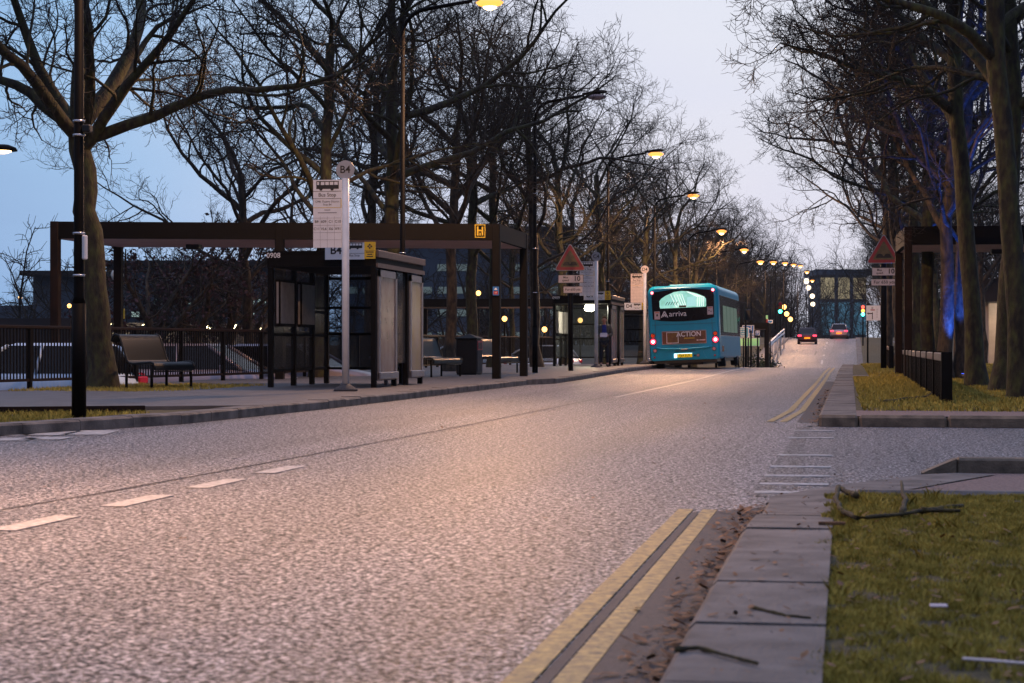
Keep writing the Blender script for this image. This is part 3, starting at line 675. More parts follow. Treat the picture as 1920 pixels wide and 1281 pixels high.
# ------------------------------------------------------------------ bus shelters
def bus_icon(b, x0, x1, z0, y, d=.004):          # side view of a bus in (x, z), black with light gaps
    w = x1 - x0; h = w * .34
    b.rect(x0, x1, z0, z0 + h * .5, y, d); b.rect(x0, x1, z0 + h * .9, z0 + h, y, d)
    b.rect(x0, x0 + w * .03, z0 + h * .5, z0 + h * .9, y, d); b.rect(x0 + w * .13, x0 + w * .16, z0 + h * .5, z0 + h * .9, y, d)
    for k in range(5): u = x0 + w * (.16 + .2 * k); b.rect(u, u + w * .035, z0 + h * .5, z0 + h * .9, y, d)
    for u in (.2, .7): b.disc(x0 + w * u, y - .0005, z0, w * .075, d, 14)
def shelter(loc, number, code, label, lit=False, first=True):
    t = thing('bus_shelter', label, 'bus shelter', loc)
    H = 2.42; Lh = 4.0; W = 2.0
    b = MB(); b.b2(-W, 0, 0, Lh, H - .26, H - .02); b.b2(-W - .02, .0, -.02, Lh + .02, H - .02, H + .02); r = b.build('roof', M['blackpaint'], t)
    b = MB(); b.b2(.002, .05, -.02, Lh + .02, H - .1, H + .03, .01); b.b2(.002, .035, 0, Lh, H - .28, H - .2); b.build('gutter', M['alubrown'], r)
    if number: MB().text(number, .13, -W + .12, -.024, H - .06, bold=.01).build('lettering', M['letwhite'], r)
    for x, y in ((-W + .05, .05), (-W + .05, 1.55), (-W + .05, 2.85), (-W + .05, Lh - .05), (-.05, .05), (-.05, Lh - .05), (-.05, 1.65), (-.05, 2.65)):
        MB().box((x, y, (H - .27) / 2), (.09, .09, H - .27)).build('post', M['blackpaint'], t)
    # back wall: glazing, rail, timetable cases
    for y0, y1 in ((.12, 1.48), (1.62, 2.78), (2.92, 3.88)):
        b = MB(); b.b2(-W + .045, -W + .055, y0, y1, .32, H - .3); b.build('pane', M['dirtyglass'], t)
    b = MB()
    for z in (.3, .95, 1.4): b.b2(-W + .03, -W + .07, .09, Lh - .09, z - .025, z + .025)
    b.build('rail', M['blackpaint'], t)
    for y0 in (.28, 1.72):
        b = MB(); b.b2(-W + .07, -W + .15, y0, y0 + 1.0, 1.1, 1.95, .01); f = b.build('timetable_case', M['blackpaint'], t)
        b = MB(); b.b2(-W + .152, -W + .158, y0 + .06, y0 + .94, 1.15, 1.9); b.b2(-W + .09, -W + .13, y0 - .006, y0 - .002, 1.15, 1.9); b.build('sheet', M['timetable'], f)
    # far glazed end
    b = MB(); b.b2(-W + .1, -.1, Lh - .055, Lh - .045, .33, H - .3); b.build('pane', M['dirtyglass'], t)
    b = MB()
    for z in (.3, .98, 1.5, H - .34): b.b2(-W + .1, -.1, Lh - .08, Lh - .02, z - .025, z + .025)
    b.build('rail', M['blackpaint'], t)
    # roadside wall: two advert cases with a pane between
    for k, (y0, y1) in enumerate(((.12, 1.58), (2.72, 3.88))):
        b = MB(); b.b2(-.12, .0, y0, y1, .12, 2.12, .02); b.b2(.0, .03, y0, y0 + .12, .14, 2.1); b.b2(.0, .03, y1 - .12, y1, .14, 2.1); b.b2(.0, .03, y0, y1, 1.98, 2.1); b.b2(.0, .06, y0, y1, .14, .27, .01)
        f = b.build('advert_case', M['alu'], t)
        b = MB(); b.b2(.004, .01, y0 + .12, y1 - .12, .27, 1.98)
        b.build('poster', M['poster'] if k == 0 else M['poster2'], f)
    b = MB(); b.b2(-.06, -.05, 1.7, 2.6, .42, H - .3); b.build('pane', M['glass'], t)
    b = MB(); b.b2(-.5, -.08, 1.5, 3.9, .5, .55, .02); b.b2(-.3, -.24, 1.9, 1.98, 0, .5); b.b2(-.3, -.24, 3.4, 3.48, 0, .5); b.build('seat', M['alubrown'], t)
    # roof sign
    b = MB(); b.rect(-.92, -.2, H - .14, H + .16, -.05, .03); f = b.build('roof_sign', M['signwhite'], t)
    b = MB(); b.text(code, .2, -.72, -.054, H + .02, bold=.02); bus_icon(b, -.52, -.24, H + .06, -.053, .003); b.text('Bus Stop', .055, -.38, -.054, H - .07); b.rect(-.54, -.2, H - .035, H - .03, -.053, .003); b.build('lettering', M['letter'], f)
    b = MB(); b.rect(-.2, .0, H - .13, H + .17, -.055, .03); f = b.build('yellow_sign', M['signyellow'], t)
    b = MB()
    for a in range(4): b.box((-.1 + .028 * math.cos(a * math.pi / 2), -.057, H + .09 + .028 * math.sin(a * math.pi / 2)), (.03, .004, .03), Euler((0, R(45), 0)))
    b.rect(-.19, -.01, H + .015, H + .02, -.058, .003)
    for z, w in ((-.01, .07), (-.05, .045), (-.09, .06)): b.rect(-.1 - w, -.1 + w, H + z - .01, H + z + .008, -.058, .003)
    b.build('emblem', M['letter'], f)
    if lit:
        b = MB(); b.box((-.75, .3, H - .32), (.34, .14, .09), None, .02); f = b.build('light_fitting', M['signwhite'], t)
        b = MB(); b.lathe((-.75, .2, H - .52), [(.05, 0), (.15, .03), (.19, .1), (.15, .17)], 14); b.build('lamp_lens', M['fluoro'], f)
        light('shelter_light', 'POINT', (-.75, .6, H - .6), (1, .9, .62), 130, t, .12)
    return t
x, y, _ = P(705, 35.4); shelter((x, y, .12), '0908', 'B4', 'nearest black bus shelter with B4 roof sign and 0908 on its fascia')
x, y, _ = P(1145, 68); shelter((x, y, T(y) + .1), '0909', 'C4', 'second bus shelter with a bright lamp under its roof', True)
x, y, _ = P(1212, 83); shelter((x, y, T(y) + .2), None, 'D4', 'third bus shelter, partly hidden behind the left side of the bus')

# ------------------------------------------------------------------ bus stop poles
def stop_pole(loc, code, label, h=3.5, routes=True, left=True, tint='signwhite'):
    t = thing('bus_stop_sign', label, 'bus stop sign', loc)
    MB().tube([(0, 0, .05), (0, 0, h)], .06, 16).build('pole', M['polewhite'], t)
    MB().lathe((0, 0, 0), [(.2, 0), (.19, .03), (.1, .09), (.065, .12)], 18).build('base', M['gutter'], t)
    b = MB(); b.disc(0, -.03, h + .14, .155, .02, 28); f = b.build('letter_disc', M['signgrey' if tint == 'signwhite' else 'pink'], t)
    MB().text(code, .17, 0, -.035, h + .14, bold=.015).build('lettering', M['letter'], f)
    x0, x1 = -.545, -.065; z1 = h - .02; z0 = z1 - 1.12
    b = MB(); b.rect(x0, x1, z0, z1, -.02, .03); f = b.build('flag_panel', M[tint], t)
    b = MB(); y = -.024
    bus_icon(b, x0 + .055, x1 - .045, z1 - .15, y, .003)
    for dz in (.19, .31): b.rect(x0, x1, z1 - dz - .003, z1 - dz + .003, y, .003)
    b.text('Bus Stop', .085, (x0 + x1) / 2, y - .001, z1 - .25, bold=.004)
    b.text('CMK Theatre District', .045, (x0 + x1) / 2, y - .001, z1 - .36); b.text('Stop ' + code, .045, (x0 + x1) / 2, y - .001, z1 - .41)
    if routes:
        for r_, row in enumerate((('B9', '609', 'C1', 'C10'), ('C11', 'VL6', 'X6', 'X91'))):
            for c_, tx in enumerate(row): b.text(tx, .062, x0 + .06 + .12 * c_, y - .001, z1 - .69 - .12 * r_, bold=.004)
    b.build('lettering', M['letter'], f)
    b = MB()
    for k in range(4): b.rect(x0, x1, z1 - .63 - .12 * k - .002, z1 - .63 - .12 * k + .002, y, .003)
    for k in range(1, 4): b.rect(x0 + .12 * k - .002, x0 + .12 * k + .002, z0, z1 - .6, y + .0005, .003)
    b.rect(x0 + .19, x0 + .29, z1 - .505, z1 - .49, y, .003); b.rect(x0 + .08, x0 + .4, z1 - .55, z1 - .535, y, .003)
    b.build('ruled_lines', M['faint'], f)
    b = MB(); b.rect(x0, x1, z1 - .462, z1 - .455, y, .003); b.rect(x1 - .012, x1, z1 - .455, z1 - .32, y, .003); b.build('yellow_edge', M['signyellow'], f)
    return t
stop_pole(P(648, 32.8, .12), 'B4', 'white bus stop pole with grey disc lettered B4 by the kerb')
x, y, _ = P(1118, 65.3); stop_pole((x, y, T(y) + .1), 'C4', 'white bus stop pole lettered C4 before the second shelter')
x, y, _ = P(1209, 77); stop_pole((x, y, T(y) + .14), 'D4', 'pinkish bus stop pole lettered D4 left of the bus', 3.5, False, True, 'pink')

# ------------------------------------------------------------------ canopies
def canopy(name, FL, FR, depth, ztop, zbot, label, mids=(), emblem=None, zg=.1, skew=False):
    fl, fr = Vector(FL), Vector(FR); ex = (fr - fl); Lx = ex.length; rz = math.atan2(ex.y, ex.x)
    t = thing('canopy', label, 'canopy', (fl.x, fl.y, zg), rz)
    h1, h0 = ztop - zg, zbot - zg; w = .18
    b = MB(); b.b2(-.02, Lx + .02, -.02, .12, h0, h1); b.b2(-.02, Lx + .02, depth - .12, depth + .02, h0, h1); b.b2(-.02, .1, .12, depth - .12, h0, h1); b.b2(Lx - .1, Lx + .02, .12, depth - .12, h0, h1)
    b.b2(.1, Lx - .1, .12, depth - .12, h1 - .1, h1 - .03); f = b.build('roof', M['blackpaint'], t)
    b = MB(); b.b2(.1, Lx - .1, .12, depth - .12, h0 - .006, h0 + .04); b.build('soffit', M['soffit'], t)
    b = MB(); b.box((2.35, depth * .62, h0 - .05), (.3, .3, .14), None, .02); b.build('ceiling_light', M['black'], t)
    for x, y in ((w / 2 - .03, w / 2 - .03), (Lx - w / 2 + .03, w / 2 - .03), (w / 2 - .03, depth - w / 2 + .03), (Lx - w / 2 + .03, depth - w / 2 + .03)):
        b = MB(); b.b2(x - w / 2, x + w / 2, y - w / 2, y + w / 2, -.7 if x < 4 and name == 'l' else -.05, h1 - .004 if y > 1 else h1 + .004, .012); b.build('post', M['blackpaint' if x > 3 else 'brownsteel'], t)
    for x in mids:
        b = MB(); b.b2(x - w / 2, x + w / 2, -.028, .14, -.05, h1 + .002, .01); b.build('post', M['blackpaint'], t)
    if emblem:
        x = Lx - .42; z = (h0 + h1) / 2 + .02; b = MB(); o = []
        s = .12
        for a, c_ in ((-1, -1), (1, -1), (1, 1), (-1, 1)): o.append((a, c_))
        b.rect(x - s, x + s, z + s * 1.1, z + s * 1.25, -.03, .008); b.rect(x - s, x + s, z - s * 1.25, z - s * 1.1, -.03, .008); b.rect(x - s, x - s * .85, z - s * 1.1, z + s * 1.1, -.03, .008); b.rect(x + s * .85, x + s, z - s * 1.1, z + s * 1.1, -.03, .008)
        b.rect(x - s * .6, x - s * .3, z - s * .85, z + s * .85, -.03, .008); b.rect(x + s * .3, x + s * .6, z - s * .85, z + s * .85, -.03, .008); b.rect(x - s * .3, x + s * .3, z - s * .05, z + s * .25, -.03, .008); b.rect(x - .015, x + .015, z - s * .85, z - s * .3, -.03, .008)
        b.build('emblem', M['signyellow'], t)
        zz = zat(546, 45.4) - zg; xx = Lx - w / 2 + .03
        b = MB(); b.rect(xx - .06, xx + .08, zz - .1, zz + .1, -.09, .03); g = b.build('post_sign', M['signblue'], t)
        b = MB(); b.rect(xx - .04, xx + .06, zz - .08, zz + .0, -.094, .003); b.build('red_panel', M['signred'], g)
        b = MB(); b.plate([(-.04, 0), (.04, 0), (.0, .05)], xx + .01, -.094, zz + .03, .003); b.text('H', .06, xx + .01, -.097, zz - .04); b.build('lettering', M['letwhite'], g)
    if skew:
        for o in [c for k_ in kids(t) for c in [k_] + kids(k_)]:
            for v in o.data.vertices: v.co.x += v.co.y * math.tan(rz)
    return t
fl = P(97, 44.5); fr = P(935, 45.4)
canopy('l', fl, fr, 3.9, zat(418, 45), zat(449, 45), 'long black canopy on square posts with a yellow H emblem', (5.05,), True, .1, True)
fl = P(1698, 46.5); fr = (fl[0] + 10, fl[1] + .3, 0)
canopy('r', fl, fr, 4.0, zat(425, 46.5), zat(459, 46.5), 'dark canopy among the trees on the right', (), None, .12)
x, y, _ = P(1640, 100); canopy('f', (x + 2, y, 0), (x + 12, y + .3, 0), 3.6, 3.2, 2.75, 'distant low dark canopy behind the trunks on the right', (), None, -.2)
x, y, _ = P(1010, 92); canopy('f', (x - 6, y, 0), (x + .9, y + .3, 0), 3.6, zat(560, 92), zat(575, 92), 'distant dark canopy left of the second shelter', (), None, -.2)
x, y, _ = P(1440, 118); canopy('f', (x - 7, y, 0), (x, y + .3, 0), 4, zat(605, 118), zat(617, 118), 'dark canopy beyond the bus behind blue signs', (), None, -.8)

# ------------------------------------------------------------------ railing, benches, bin
def railing(pts, label, h=1.1, gap=.13, z0=.1):
    o = Vector((*pts[0], z0)); t = thing('railing', label, 'railing', o)
    rails = MB(); bars = MB()
    for (xa, ya), (xb, yb) in zip(pts, pts[1:]):
        a = Vector((xa, ya, 0)) - Vector((o.x, o.y, 0)); c = Vector((xb, yb, 0)) - Vector((o.x, o.y, 0)); L_ = (c - a).length; ang = math.atan2(c.y - a.y, c.x - a.x); e = Euler((0, 0, ang)); mid = (a + c) / 2
        rails.box((mid.x, mid.y, h), (L_, .07, .06), e, .01); rails.box((mid.x, mid.y, gap + .02), (L_, .05, .05), e)
        nb = int(L_ / .105)
        for k in range(nb):
            p = a + (c - a) * ((k + .5) / nb); bars.box((p.x, p.y, (h + gap) / 2), (.03, .016, h - gap), e)
        npst = max(1, round(L_ / 1.9))
        for k in range(npst + 1):
            p = a + (c - a) * (k / npst); MB().box((p.x, p.y, h / 2 - .03), (.07, .075, h + .01), e).build('post', M['blackpaint'], t)
    rails.build('rail', M['brownsteel'], t); bars.build('bars', M['blackpaint'], t)
    return t
pa, pb, pc, pd = P(-60, 33.8), P(490, 45), P(820, 66), P(1042, 79)
railing([(-26, 28.5), pa[:2], pb[:2], pc[:2], pd[:2]], 'long dark brown railing between the footway and the car park')
def bench(loc, rz, label, ln=1.75):
    t = thing('bench', label, 'bench', loc, rz)
    prof = [(-.18, .82), (-.16, .9), (-.1, .94), (-.03, .92), (.0, .86), (.06, .7), (.13, .5), (.17, .45), (.25, .435), (.45, .45), (.6, .46), (.66, .44), (.69, .38), (.68, .33)]
    def sheet(y0, y1, pr, th=.012):
        b = MB(); n = len(pr); b.smooth = True
        vs = [(x, y0, z) for x, z in pr] + [(x, y1, z) for x, z in pr]
        vs2 = [(x + .006, y0, z - th) for x, z in pr] + [(x + .006, y1, z - th) for x, z in pr]
        fs = [(k, k + 1, n + k + 1, n + k) for k in range(n - 1)]
        fs2 = [(2 * n + k, 3 * n + k, 3 * n + k + 1, 2 * n + k + 1) for k in range(n - 1)]
        b.add(vs + vs2, fs + fs2); return b
    sheet(0, ln, prof[:7]).build('backrest', M['bluepole'], t)
    sheet(0, ln, prof[6:]).build('seat', M['bluepole'], t)
    for y in (0, ln):
        MB().tube([(x, y, z) for x, z in prof], .02, 8).build('side_tube', M['bluepole'], t)
        for x, z in ((.12, .44), (.62, .42)): MB().tube([(x, y, 0), (x, y, z)], .025, 8).build('leg', M['blackpaint'], t)
    MB().tube([(.64, 0, .3), (.64, ln, .3)], .012, 6).build('stretcher', M['bluepole'], t)
    return t
x, y, _ = P(226, 34.2); bench((x, y, .12), R(-12), 'curved dark metal bench beside the big forked tree', 1.3)
x, y, _ = P(764, 47.5); bench((x, y, .12), R(-12), 'curved dark metal bench just right of the nearest shelter')
x, y, _ = P(884, 53); bench((x, y, .12), R(-12), 'curved dark metal bench to the right of the litter bin')
x, y, _ = P(880, 51.5); t = thing('litter_bin', 'black square litter bin with pitched lid and red label', 'litter bin', (x, y, .12), R(-8))
b = MB(); b.b2(-.28, .28, -.25, .25, .03, .92, .02); b.b2(-.26, .26, -.23, .23, 0, .04); b.build('body', M['black'], t)
b = MB(); b.add([(-.3, -.27, .92), (.3, -.27, .92), (.3, .27, .92), (-.3, .27, .92), (-.3, -.27, .95), (.3, -.27, .95), (.3, .27, .95), (-.3, .27, .95), (0, 0, 1.06)], [(0, 1, 5, 4), (1, 2, 6, 5), (2, 3, 7, 6), (3, 0, 4, 7), (4, 5, 8), (5, 6, 8), (6, 7, 8), (7, 4, 8), (3, 2, 1, 0)]); b.build('lid', M['bluepole'], t)
b = MB(); b.b2(.281, .292, -.2, .2, .08, .62, .003); b.build('side_panel', M['gutter'], t)
b = MB(); b.b2(.281, .295, -.2, .2, .64, .88, .003); g = b.build('label_plate', M['binred'], t)
b = MB(); b.b2(.296, .3, -.15, -.02, .67, .83); b.b2(.296, .3, .02, .14, .67, .83); b.build('opening', M['black'], g)

# ------------------------------------------------------------------ road signs
def tri(r, rr, n=5):                                # rounded triangle outline, point up
    o = []
    for k, a in enumerate((R(90), R(210), R(330))):
        cx, cz = (r - 2 * rr) * math.cos(a), (r - 2 * rr) * math.sin(a)
        for j in range(n + 1): t_ = a - R(60) + R(120) * j / n; o.append((cx + rr * math.cos(t_), cz + rr * math.sin(t_)))
    return o
def warning(loc, h_tri, label, sz=.92, ph=.08, offs=((0, 0), (.03, 0))):
    t = thing('warning_sign', label, 'road sign', loc)
    r = sz * .59; zc = h_tri
    MB().tube([(0, .025 + ph * .72, 0), (0, .025 + ph * .72, zc + r * .3)], ph * .72, 10).build('pole', M['blackpaint'], t)
    b = MB(); b.plate(tri(r, .05), 0, 0, zc, .02); f = b.build('triangle_panel', M['signgrey'], t)
    b = MB(); b.plate(tri(r * .93, .045), 0, -.005, zc, .004); b.build('red_border', M['signred'], f)
    b = MB(); b.plate(tri(r * .63, .03), 0, -.01, zc, .004); b.build('sign_face', M['signface'], f)
    b = MB(); o = [(-.25, 0)] + [(.25, 0)] + [(.25, .05)] + [(.125 + .105 * math.cos(R(k * 18)), .05 + .075 * math.sin(R(k * 18))) for k in range(0, 11)] + [(-.125 + .105 * math.cos(R(k * 18)), .05 + .075 * math.sin(R(k * 18))) for k in range(0, 11)] + [(-.25, .05)]
    b.plate([(x * r * 1.5, z * r * 1.7) for x, z in o], 0, -.0135, zc - r * .23, .003); b.build('bump_symbol', M['letter'], f)
    w = .37; z1 = zc - r * .5 - .12; dx = offs[0][0]
    b = MB(); b.rect(-w + dx, w + dx, z1 - .24, z1, 0, .015); f = b.build('speed_plate', M['pink'], t)
    b = MB(); e = .006
    for a in (b,): a.rect(-w + dx, w + dx, z1 - .012, z1, -.004, .003); a.rect(-w + dx, w + dx, z1 - .24, z1 - .228, -.004, .003); a.rect(-w + dx, -w + dx + .012, z1 - .228, z1 - .012, -.004, .003); a.rect(w + dx - .012, w + dx, z1 - .228, z1 - .012, -.004, .003)
    b.text('Max', .085, dx - .15, -.006, z1 - .075, bold=.012); b.text('speed', .085, dx - .15, -.006, z1 - .16, bold=.012); b.text('10', .2, dx + .18, -.006, z1 - .115, bold=.022); b.build('lettering', M['letter'], f)
    dx = offs[1][0]; w2 = offs[1][1] or .36; z1 -= .33
    b = MB(); b.rect(-w2 + dx, w2 + dx, z1 - .2, z1, 0, .015); f = b.build('distance_plate', M['pink'], t)
    b = MB(); b.text('For 650 yds', .125 * w2 / .36, dx, -.006, z1 - .1, bold=.012); b.rect(-w2 + dx, w2 + dx, z1 - .01, z1, -.004, .003); b.rect(-w2 + dx, w2 + dx, z1 - .2, z1 - .19, -.004, .003); b.build('lettering', M['letter'], f)
    return t
x, y, _ = P(1069, 57.5); warning((x, y, .12), zat(490, 57.5) - .12, 'warning triangle with brownish face and 10 plate, before the second shelter', .92, .1, ((.02, 0), (.08, .27)))
x, y, _ = P(1657, 58); warning((x, y, .22), zat(475, 58) - .22, 'dark warning triangle with red border and 10 plate, right of the road', 1.0, .12, ((.03, 0), (0.02, .37)))
x, y, _ = P(1627, 80); t = thing('direction_sign', 'white sign with left turn arrow and red bar on a thin pole', 'road sign', (x, y, .1))
MB().tube([(0, .04, 0), (0, .04, 2.5)], .035, 8).build('pole', M['blackpaint'], t)
zt = zat(573, 80) - .1; b = MB(); b.rect(-.06, .5, zt - .6, zt, 0, .02); f = b.build('panel', M['signwhite'], t)
b = MB(); b.rect(.17, .2, zt - .55, zt - .28, -.004, .003); b.rect(.02, .17, zt - .34, zt - .3, -.004, .003); b.plate([(.0, 0), (.06, .045), (.06, -.045)], -.03, -.004, zt - .32, .003); b.rect(.15, .21, zt - .13, zt - .115, -.004, .003); b.rect(.15, .21, zt - .075, zt - .065, -.004, .003); b.rect(.15, .158, zt - .115, zt - .075, -.004, .003); b.rect(.202, .21, zt - .115, zt - .075, -.004, .003); b.build('arrow', M['letter'], f)
b = MB(); b.rect(.11, .28, zt - .2, zt - .16, -.005, .003); b.build('red_bar', M['signred'], f)
b = MB()
for k in range(4): b.rect(.36, .38, zt - .5 + k * .1, zt - .43 + k * .1, -.004, .003)
b.build('ticks', M['faint'], f)
def signal(loc, h, label, states):
    t = thing('traffic_signal', label, 'traffic light', loc)
    MB().tube([(0, .1, 0), (0, .1, h)], .06, 8).build('pole', M['blackpaint'], t)
    b = MB(); b.b2(-.18, .18, -.08, .1, h - 1.0, h, .04); f = b.build('signal_head', M['black'], t)
    for k, (nm, m) in enumerate(states):
        b = MB(); b.disc(0, -.1, h - .18 - .32 * k, .15, .02, 18); b.build(nm, m, f)
    return t
x, y, _ = P(1618, 172); signal((x, y, T(y)), zat(572, 172) - T(y), 'traffic light showing green at the right beside the arrow sign', (('red_lens', M['redsig']), ('amber_lens', M['ambersig']), ('green_lens', M['green'])))
x, y, _ = P(1463, 168); t = signal((x, y, T(y)), zat(566, 168) - T(y), 'traffic light showing green left of the road, above the handrail', (('red_lens', M['lens_red']), ('amber_lens', M['lens_orange']), ('green_lens', M['green'])))

# blue signs and posts beyond the bus
def board(px0, px1, py0, py1, d, label, m, name='road_sign', lines=None, poles=(.25, .75)):
    x0, y0, _ = P(px0, d); x1, _, _ = P(px1, d); z1, z0 = zat(py0, d), zat(py1, d); g = T(y0)
    t = thing(name, label, 'road sign', ((x0 + x1) / 2, y0, g)); w = (x1 - x0) / 2; z0 -= g; z1 -= g
    for q in poles: MB().tube([(-w + 2 * w * q, .05, 0), (-w + 2 * w * q, .05, z1)], .04, 8).build('pole', M['blackpaint'], t)
    b = MB(); b.rect(-w, w, z0, z1, 0, .03); f = b.build('panel', M['signwhite'], t)
    b = MB(); b.rect(-w + .03, w - .03, z0 + .03, z1 - .03, -.005, .004); f2 = b.build('face', m, f)
    return t, f, w, z0, z1
M['signblue_lit'] = mat('light_blue_sign', (.06, .28, .42), .4, var=.08)
M['green_glow'] = emit('pale_green_painted_glow', (.5, .9, .3), .4, (.3, .4, .22))  # emission stands in for passing light falling on the board
t, f, w, z0, z1 = board(1379, 1404, 614, 633, 112, 'pale blue sign reading Buses and lines only beside the bus', M['signblue_lit'], 'road_sign', None, (.6,))
b = MB()
for k, tx in enumerate(('Buses and', 'taxis only', '140 yards', 'ahead')): b.text(tx, (z1 - z0) * .24, 0, -.012, z1 - (z1 - z0) * (.17 + .22 * k), sx=.85, bold=.01)
b.build('lettering', M['letwhite'], f); t['label'] = 'pale blue sign with white lettering right beside the bus'
t, f, w, z0, z1 = board(1392, 1414, 610, 633, 116, 'blue lane diagram sign behind the pale blue sign', M['signblue'], 'road_sign', None, (.5,))
b = MB(); b.rect(.15, .19, z0 + .25, z1 - .03, -.012, .004); b.rect(-w, w, z0 + .22, z0 + .25, -.012, .004); b.rect(-.1, .13, z1 - .22, z1 - .17, -.012, .004); b.rect(.02, .28, z0 + .13, z0 + .17, -.012, .004); b.rect(.02, .28, z0 + .05, z0 + .08, -.012, .004); b.build('diagram', M['letwhite'], f)
t, f, w, z0, z1 = board(1416.5, 1424.5, 620, 629, 117, 'small blue parking sign reading P', M['signblue'], 'road_sign', None, (.5,))
MB().text('P', (z1 - z0) * .8, 0, -.012, (z0 + z1) / 2, bold=.02).build('lettering', M['letwhite'], f)
t, f, w, z0, z1 = board(1380, 1425, 634, 649, 118.5, 'pale green notice board low behind the blue signs', M['green_glow'], 'notice_board', None, (.1, .45, .9)); t['category'] = 'notice board'
t, f, w, z0, z1 = board(1439, 1449, 600, 606, 125, 'small blue sign on a tall pole above the handrail', M['signblue'], 'road_sign', None, (.5,))
x, y, _ = P(1438, 121); t = thing('post', 'brown post with red and white top beside the handrail', 'post', (x, y, T(y)))
MB().box((0, 0, 1.4), (.26, .26, 2.8)).build('shaft', M['brownsteel'], t); zt = zat(606, 121) - T(y)
MB().box((0, 0, zt), (.12, .12, .5)).build('cap', M['lens_red'], t); MB().box((0, 0, zt + .35), (.12, .12, .25)).build('tip', M['green_glow'], t)
for k in range(2):
    pass
t = thing('handrail', 'curved white double handrail at the left roadside beyond the bus', 'handrail', (-6.6, 128, T(128)))
o = Vector((-6.6, 128, T(128)))
for zz, nm in ((1.0, 'rail'), (.6, 'rail')):
    pts = []
    for k in range(9):
        yy = 128 + 44 * k / 8; px = 1441 + 29 * (k / 8) ** .8; d = yy / 1.005; pyy = (646 - (28 if zz == 1.0 else 26) * (k / 8) ** .7) + (0 if zz == 1.0 else 5)
        q = P(px, d); pts.append(Vector((q[0], q[1], zat(pyy, d))) - o)
    MB().tube(pts, .07, 8).build(nm, M['polewhite'], t)
    if zz == 1.0: top = pts
for k in (0, 2, 4, 6, 8):
    p = top[k]; yy = p.y + o.y; MB().tube([(p.x, p.y, T(yy) - o.z), (p.x, p.y, p.z)], .04, 6).build('post', M['polewhite'], t)
for px, d, h in ((1398, 100, 2.6), (1408, 108, 2.4), (1422, 112, 1.6), (1444, 132, 5.8)):
    x, y, _ = P(px, d); t = MB().tube([(0, 0, 0), (0, 0, h)], .05, 8).lathe((0, 0, h), [(.06, 0), (.07, .03), (.02, .08)], 8).build('post', M['blackpaint'], None, (x, y, T(y)))
    tag(t, 'slim dark post in the verge beyond the bus', 'post', 'slim dark posts beyond the bus')

# knee rails on the right
def knee_rail(y0, y1, x0, x1, label, n, h=.66, zg=.12):
    t = thing('post_rail', label, 'railing', (x0, y0, zg))
    for k in range(n + 1):
        yy = (y1 - y0) * k / n; xx = (x1 - x0) * k / n; z = T(y0 + yy)
        MB().box((xx, yy, h / 2 + z), (.14, .1, h + .0)).build('post', M['blackpaint'], t)
        if k < n:
            L_ = (y1 - y0) / n
            b = MB(); b.box((xx, yy + L_ / 2, h - .07 + z), (.07, L_ - .14, .11), None, .01); b.build('cap_rail', M['alubrown'], t)
            b = MB()
            nb = int(L_ / .14)
            for j in range(nb): b.box((xx, yy + .1 + (L_ - .2) * (j + .5) / nb, (h - .1) / 2 + z), (.05, .03, h - .1))
            b.build('bars', M['blackpaint'], t)
    return t
knee_rail(26.2, 54, 1.29, 1.5, 'low dark rail with bronze top running beside the grass on the right', 9)
knee_rail(60, 74, 1.35, 1.5, 'farther low dark rail behind the right warning sign', 5, .66, .16)

# ------------------------------------------------------------------ the bus
def lit_window_mat():
    m, N, L = new_mat('lit_bus_interior'); b = N['Principled BSDF']; b.inputs['Base Color'].default_value = (.1, .12, .11, 1)
    tc = N.new('ShaderNodeTexCoord'); n = N.new('ShaderNodeTexNoise'); n.inputs['Scale'].default_value = 2.2; n.inputs['Detail'].default_value = 3
    L.new(tc.outputs['Object'], n.inputs['Vector']); r = N.new('ShaderNodeValToRGB'); e = r.color_ramp.elements
    e[0].position = .35; e[0].color = (.22, .55, .42, 1); e[1].position = .62; e[1].color = (.5, .9, .72, 1); k = e.new(.5); k.color = (.3, .68, .6, 1)
    L.new(n.outputs['Fac'], r.inputs['Fac']); L.new(r.outputs['Color'], b.inputs['Emission Color']); b.inputs['Emission Strength'].default_value = 1.0
    return m
M['buslit'] = lit_window_mat(); M['busbar'] = emit('lit_handrails', (.85, 1, .92), 1.1); M['busceil'] = emit('lit_ceiling_panel', (.5, .95, .92), .8)
M['sidelit'] = emit('dim_lit_side_window', (.35, .6, .45), .16, (.01, .012, .012))
M['adbrown'] = mat('brown_advert', (.05, .022, .014), .35, col2=(.16, .07, .03), scale=3)
M['adolive'] = mat('olive_advert', (.2, .12, .02), .35, col2=(.1, .04, .02), scale=4)
M['stickertext'] = mat('orange_sticker_bar', (.6, .2, .1), .5, var=.1)
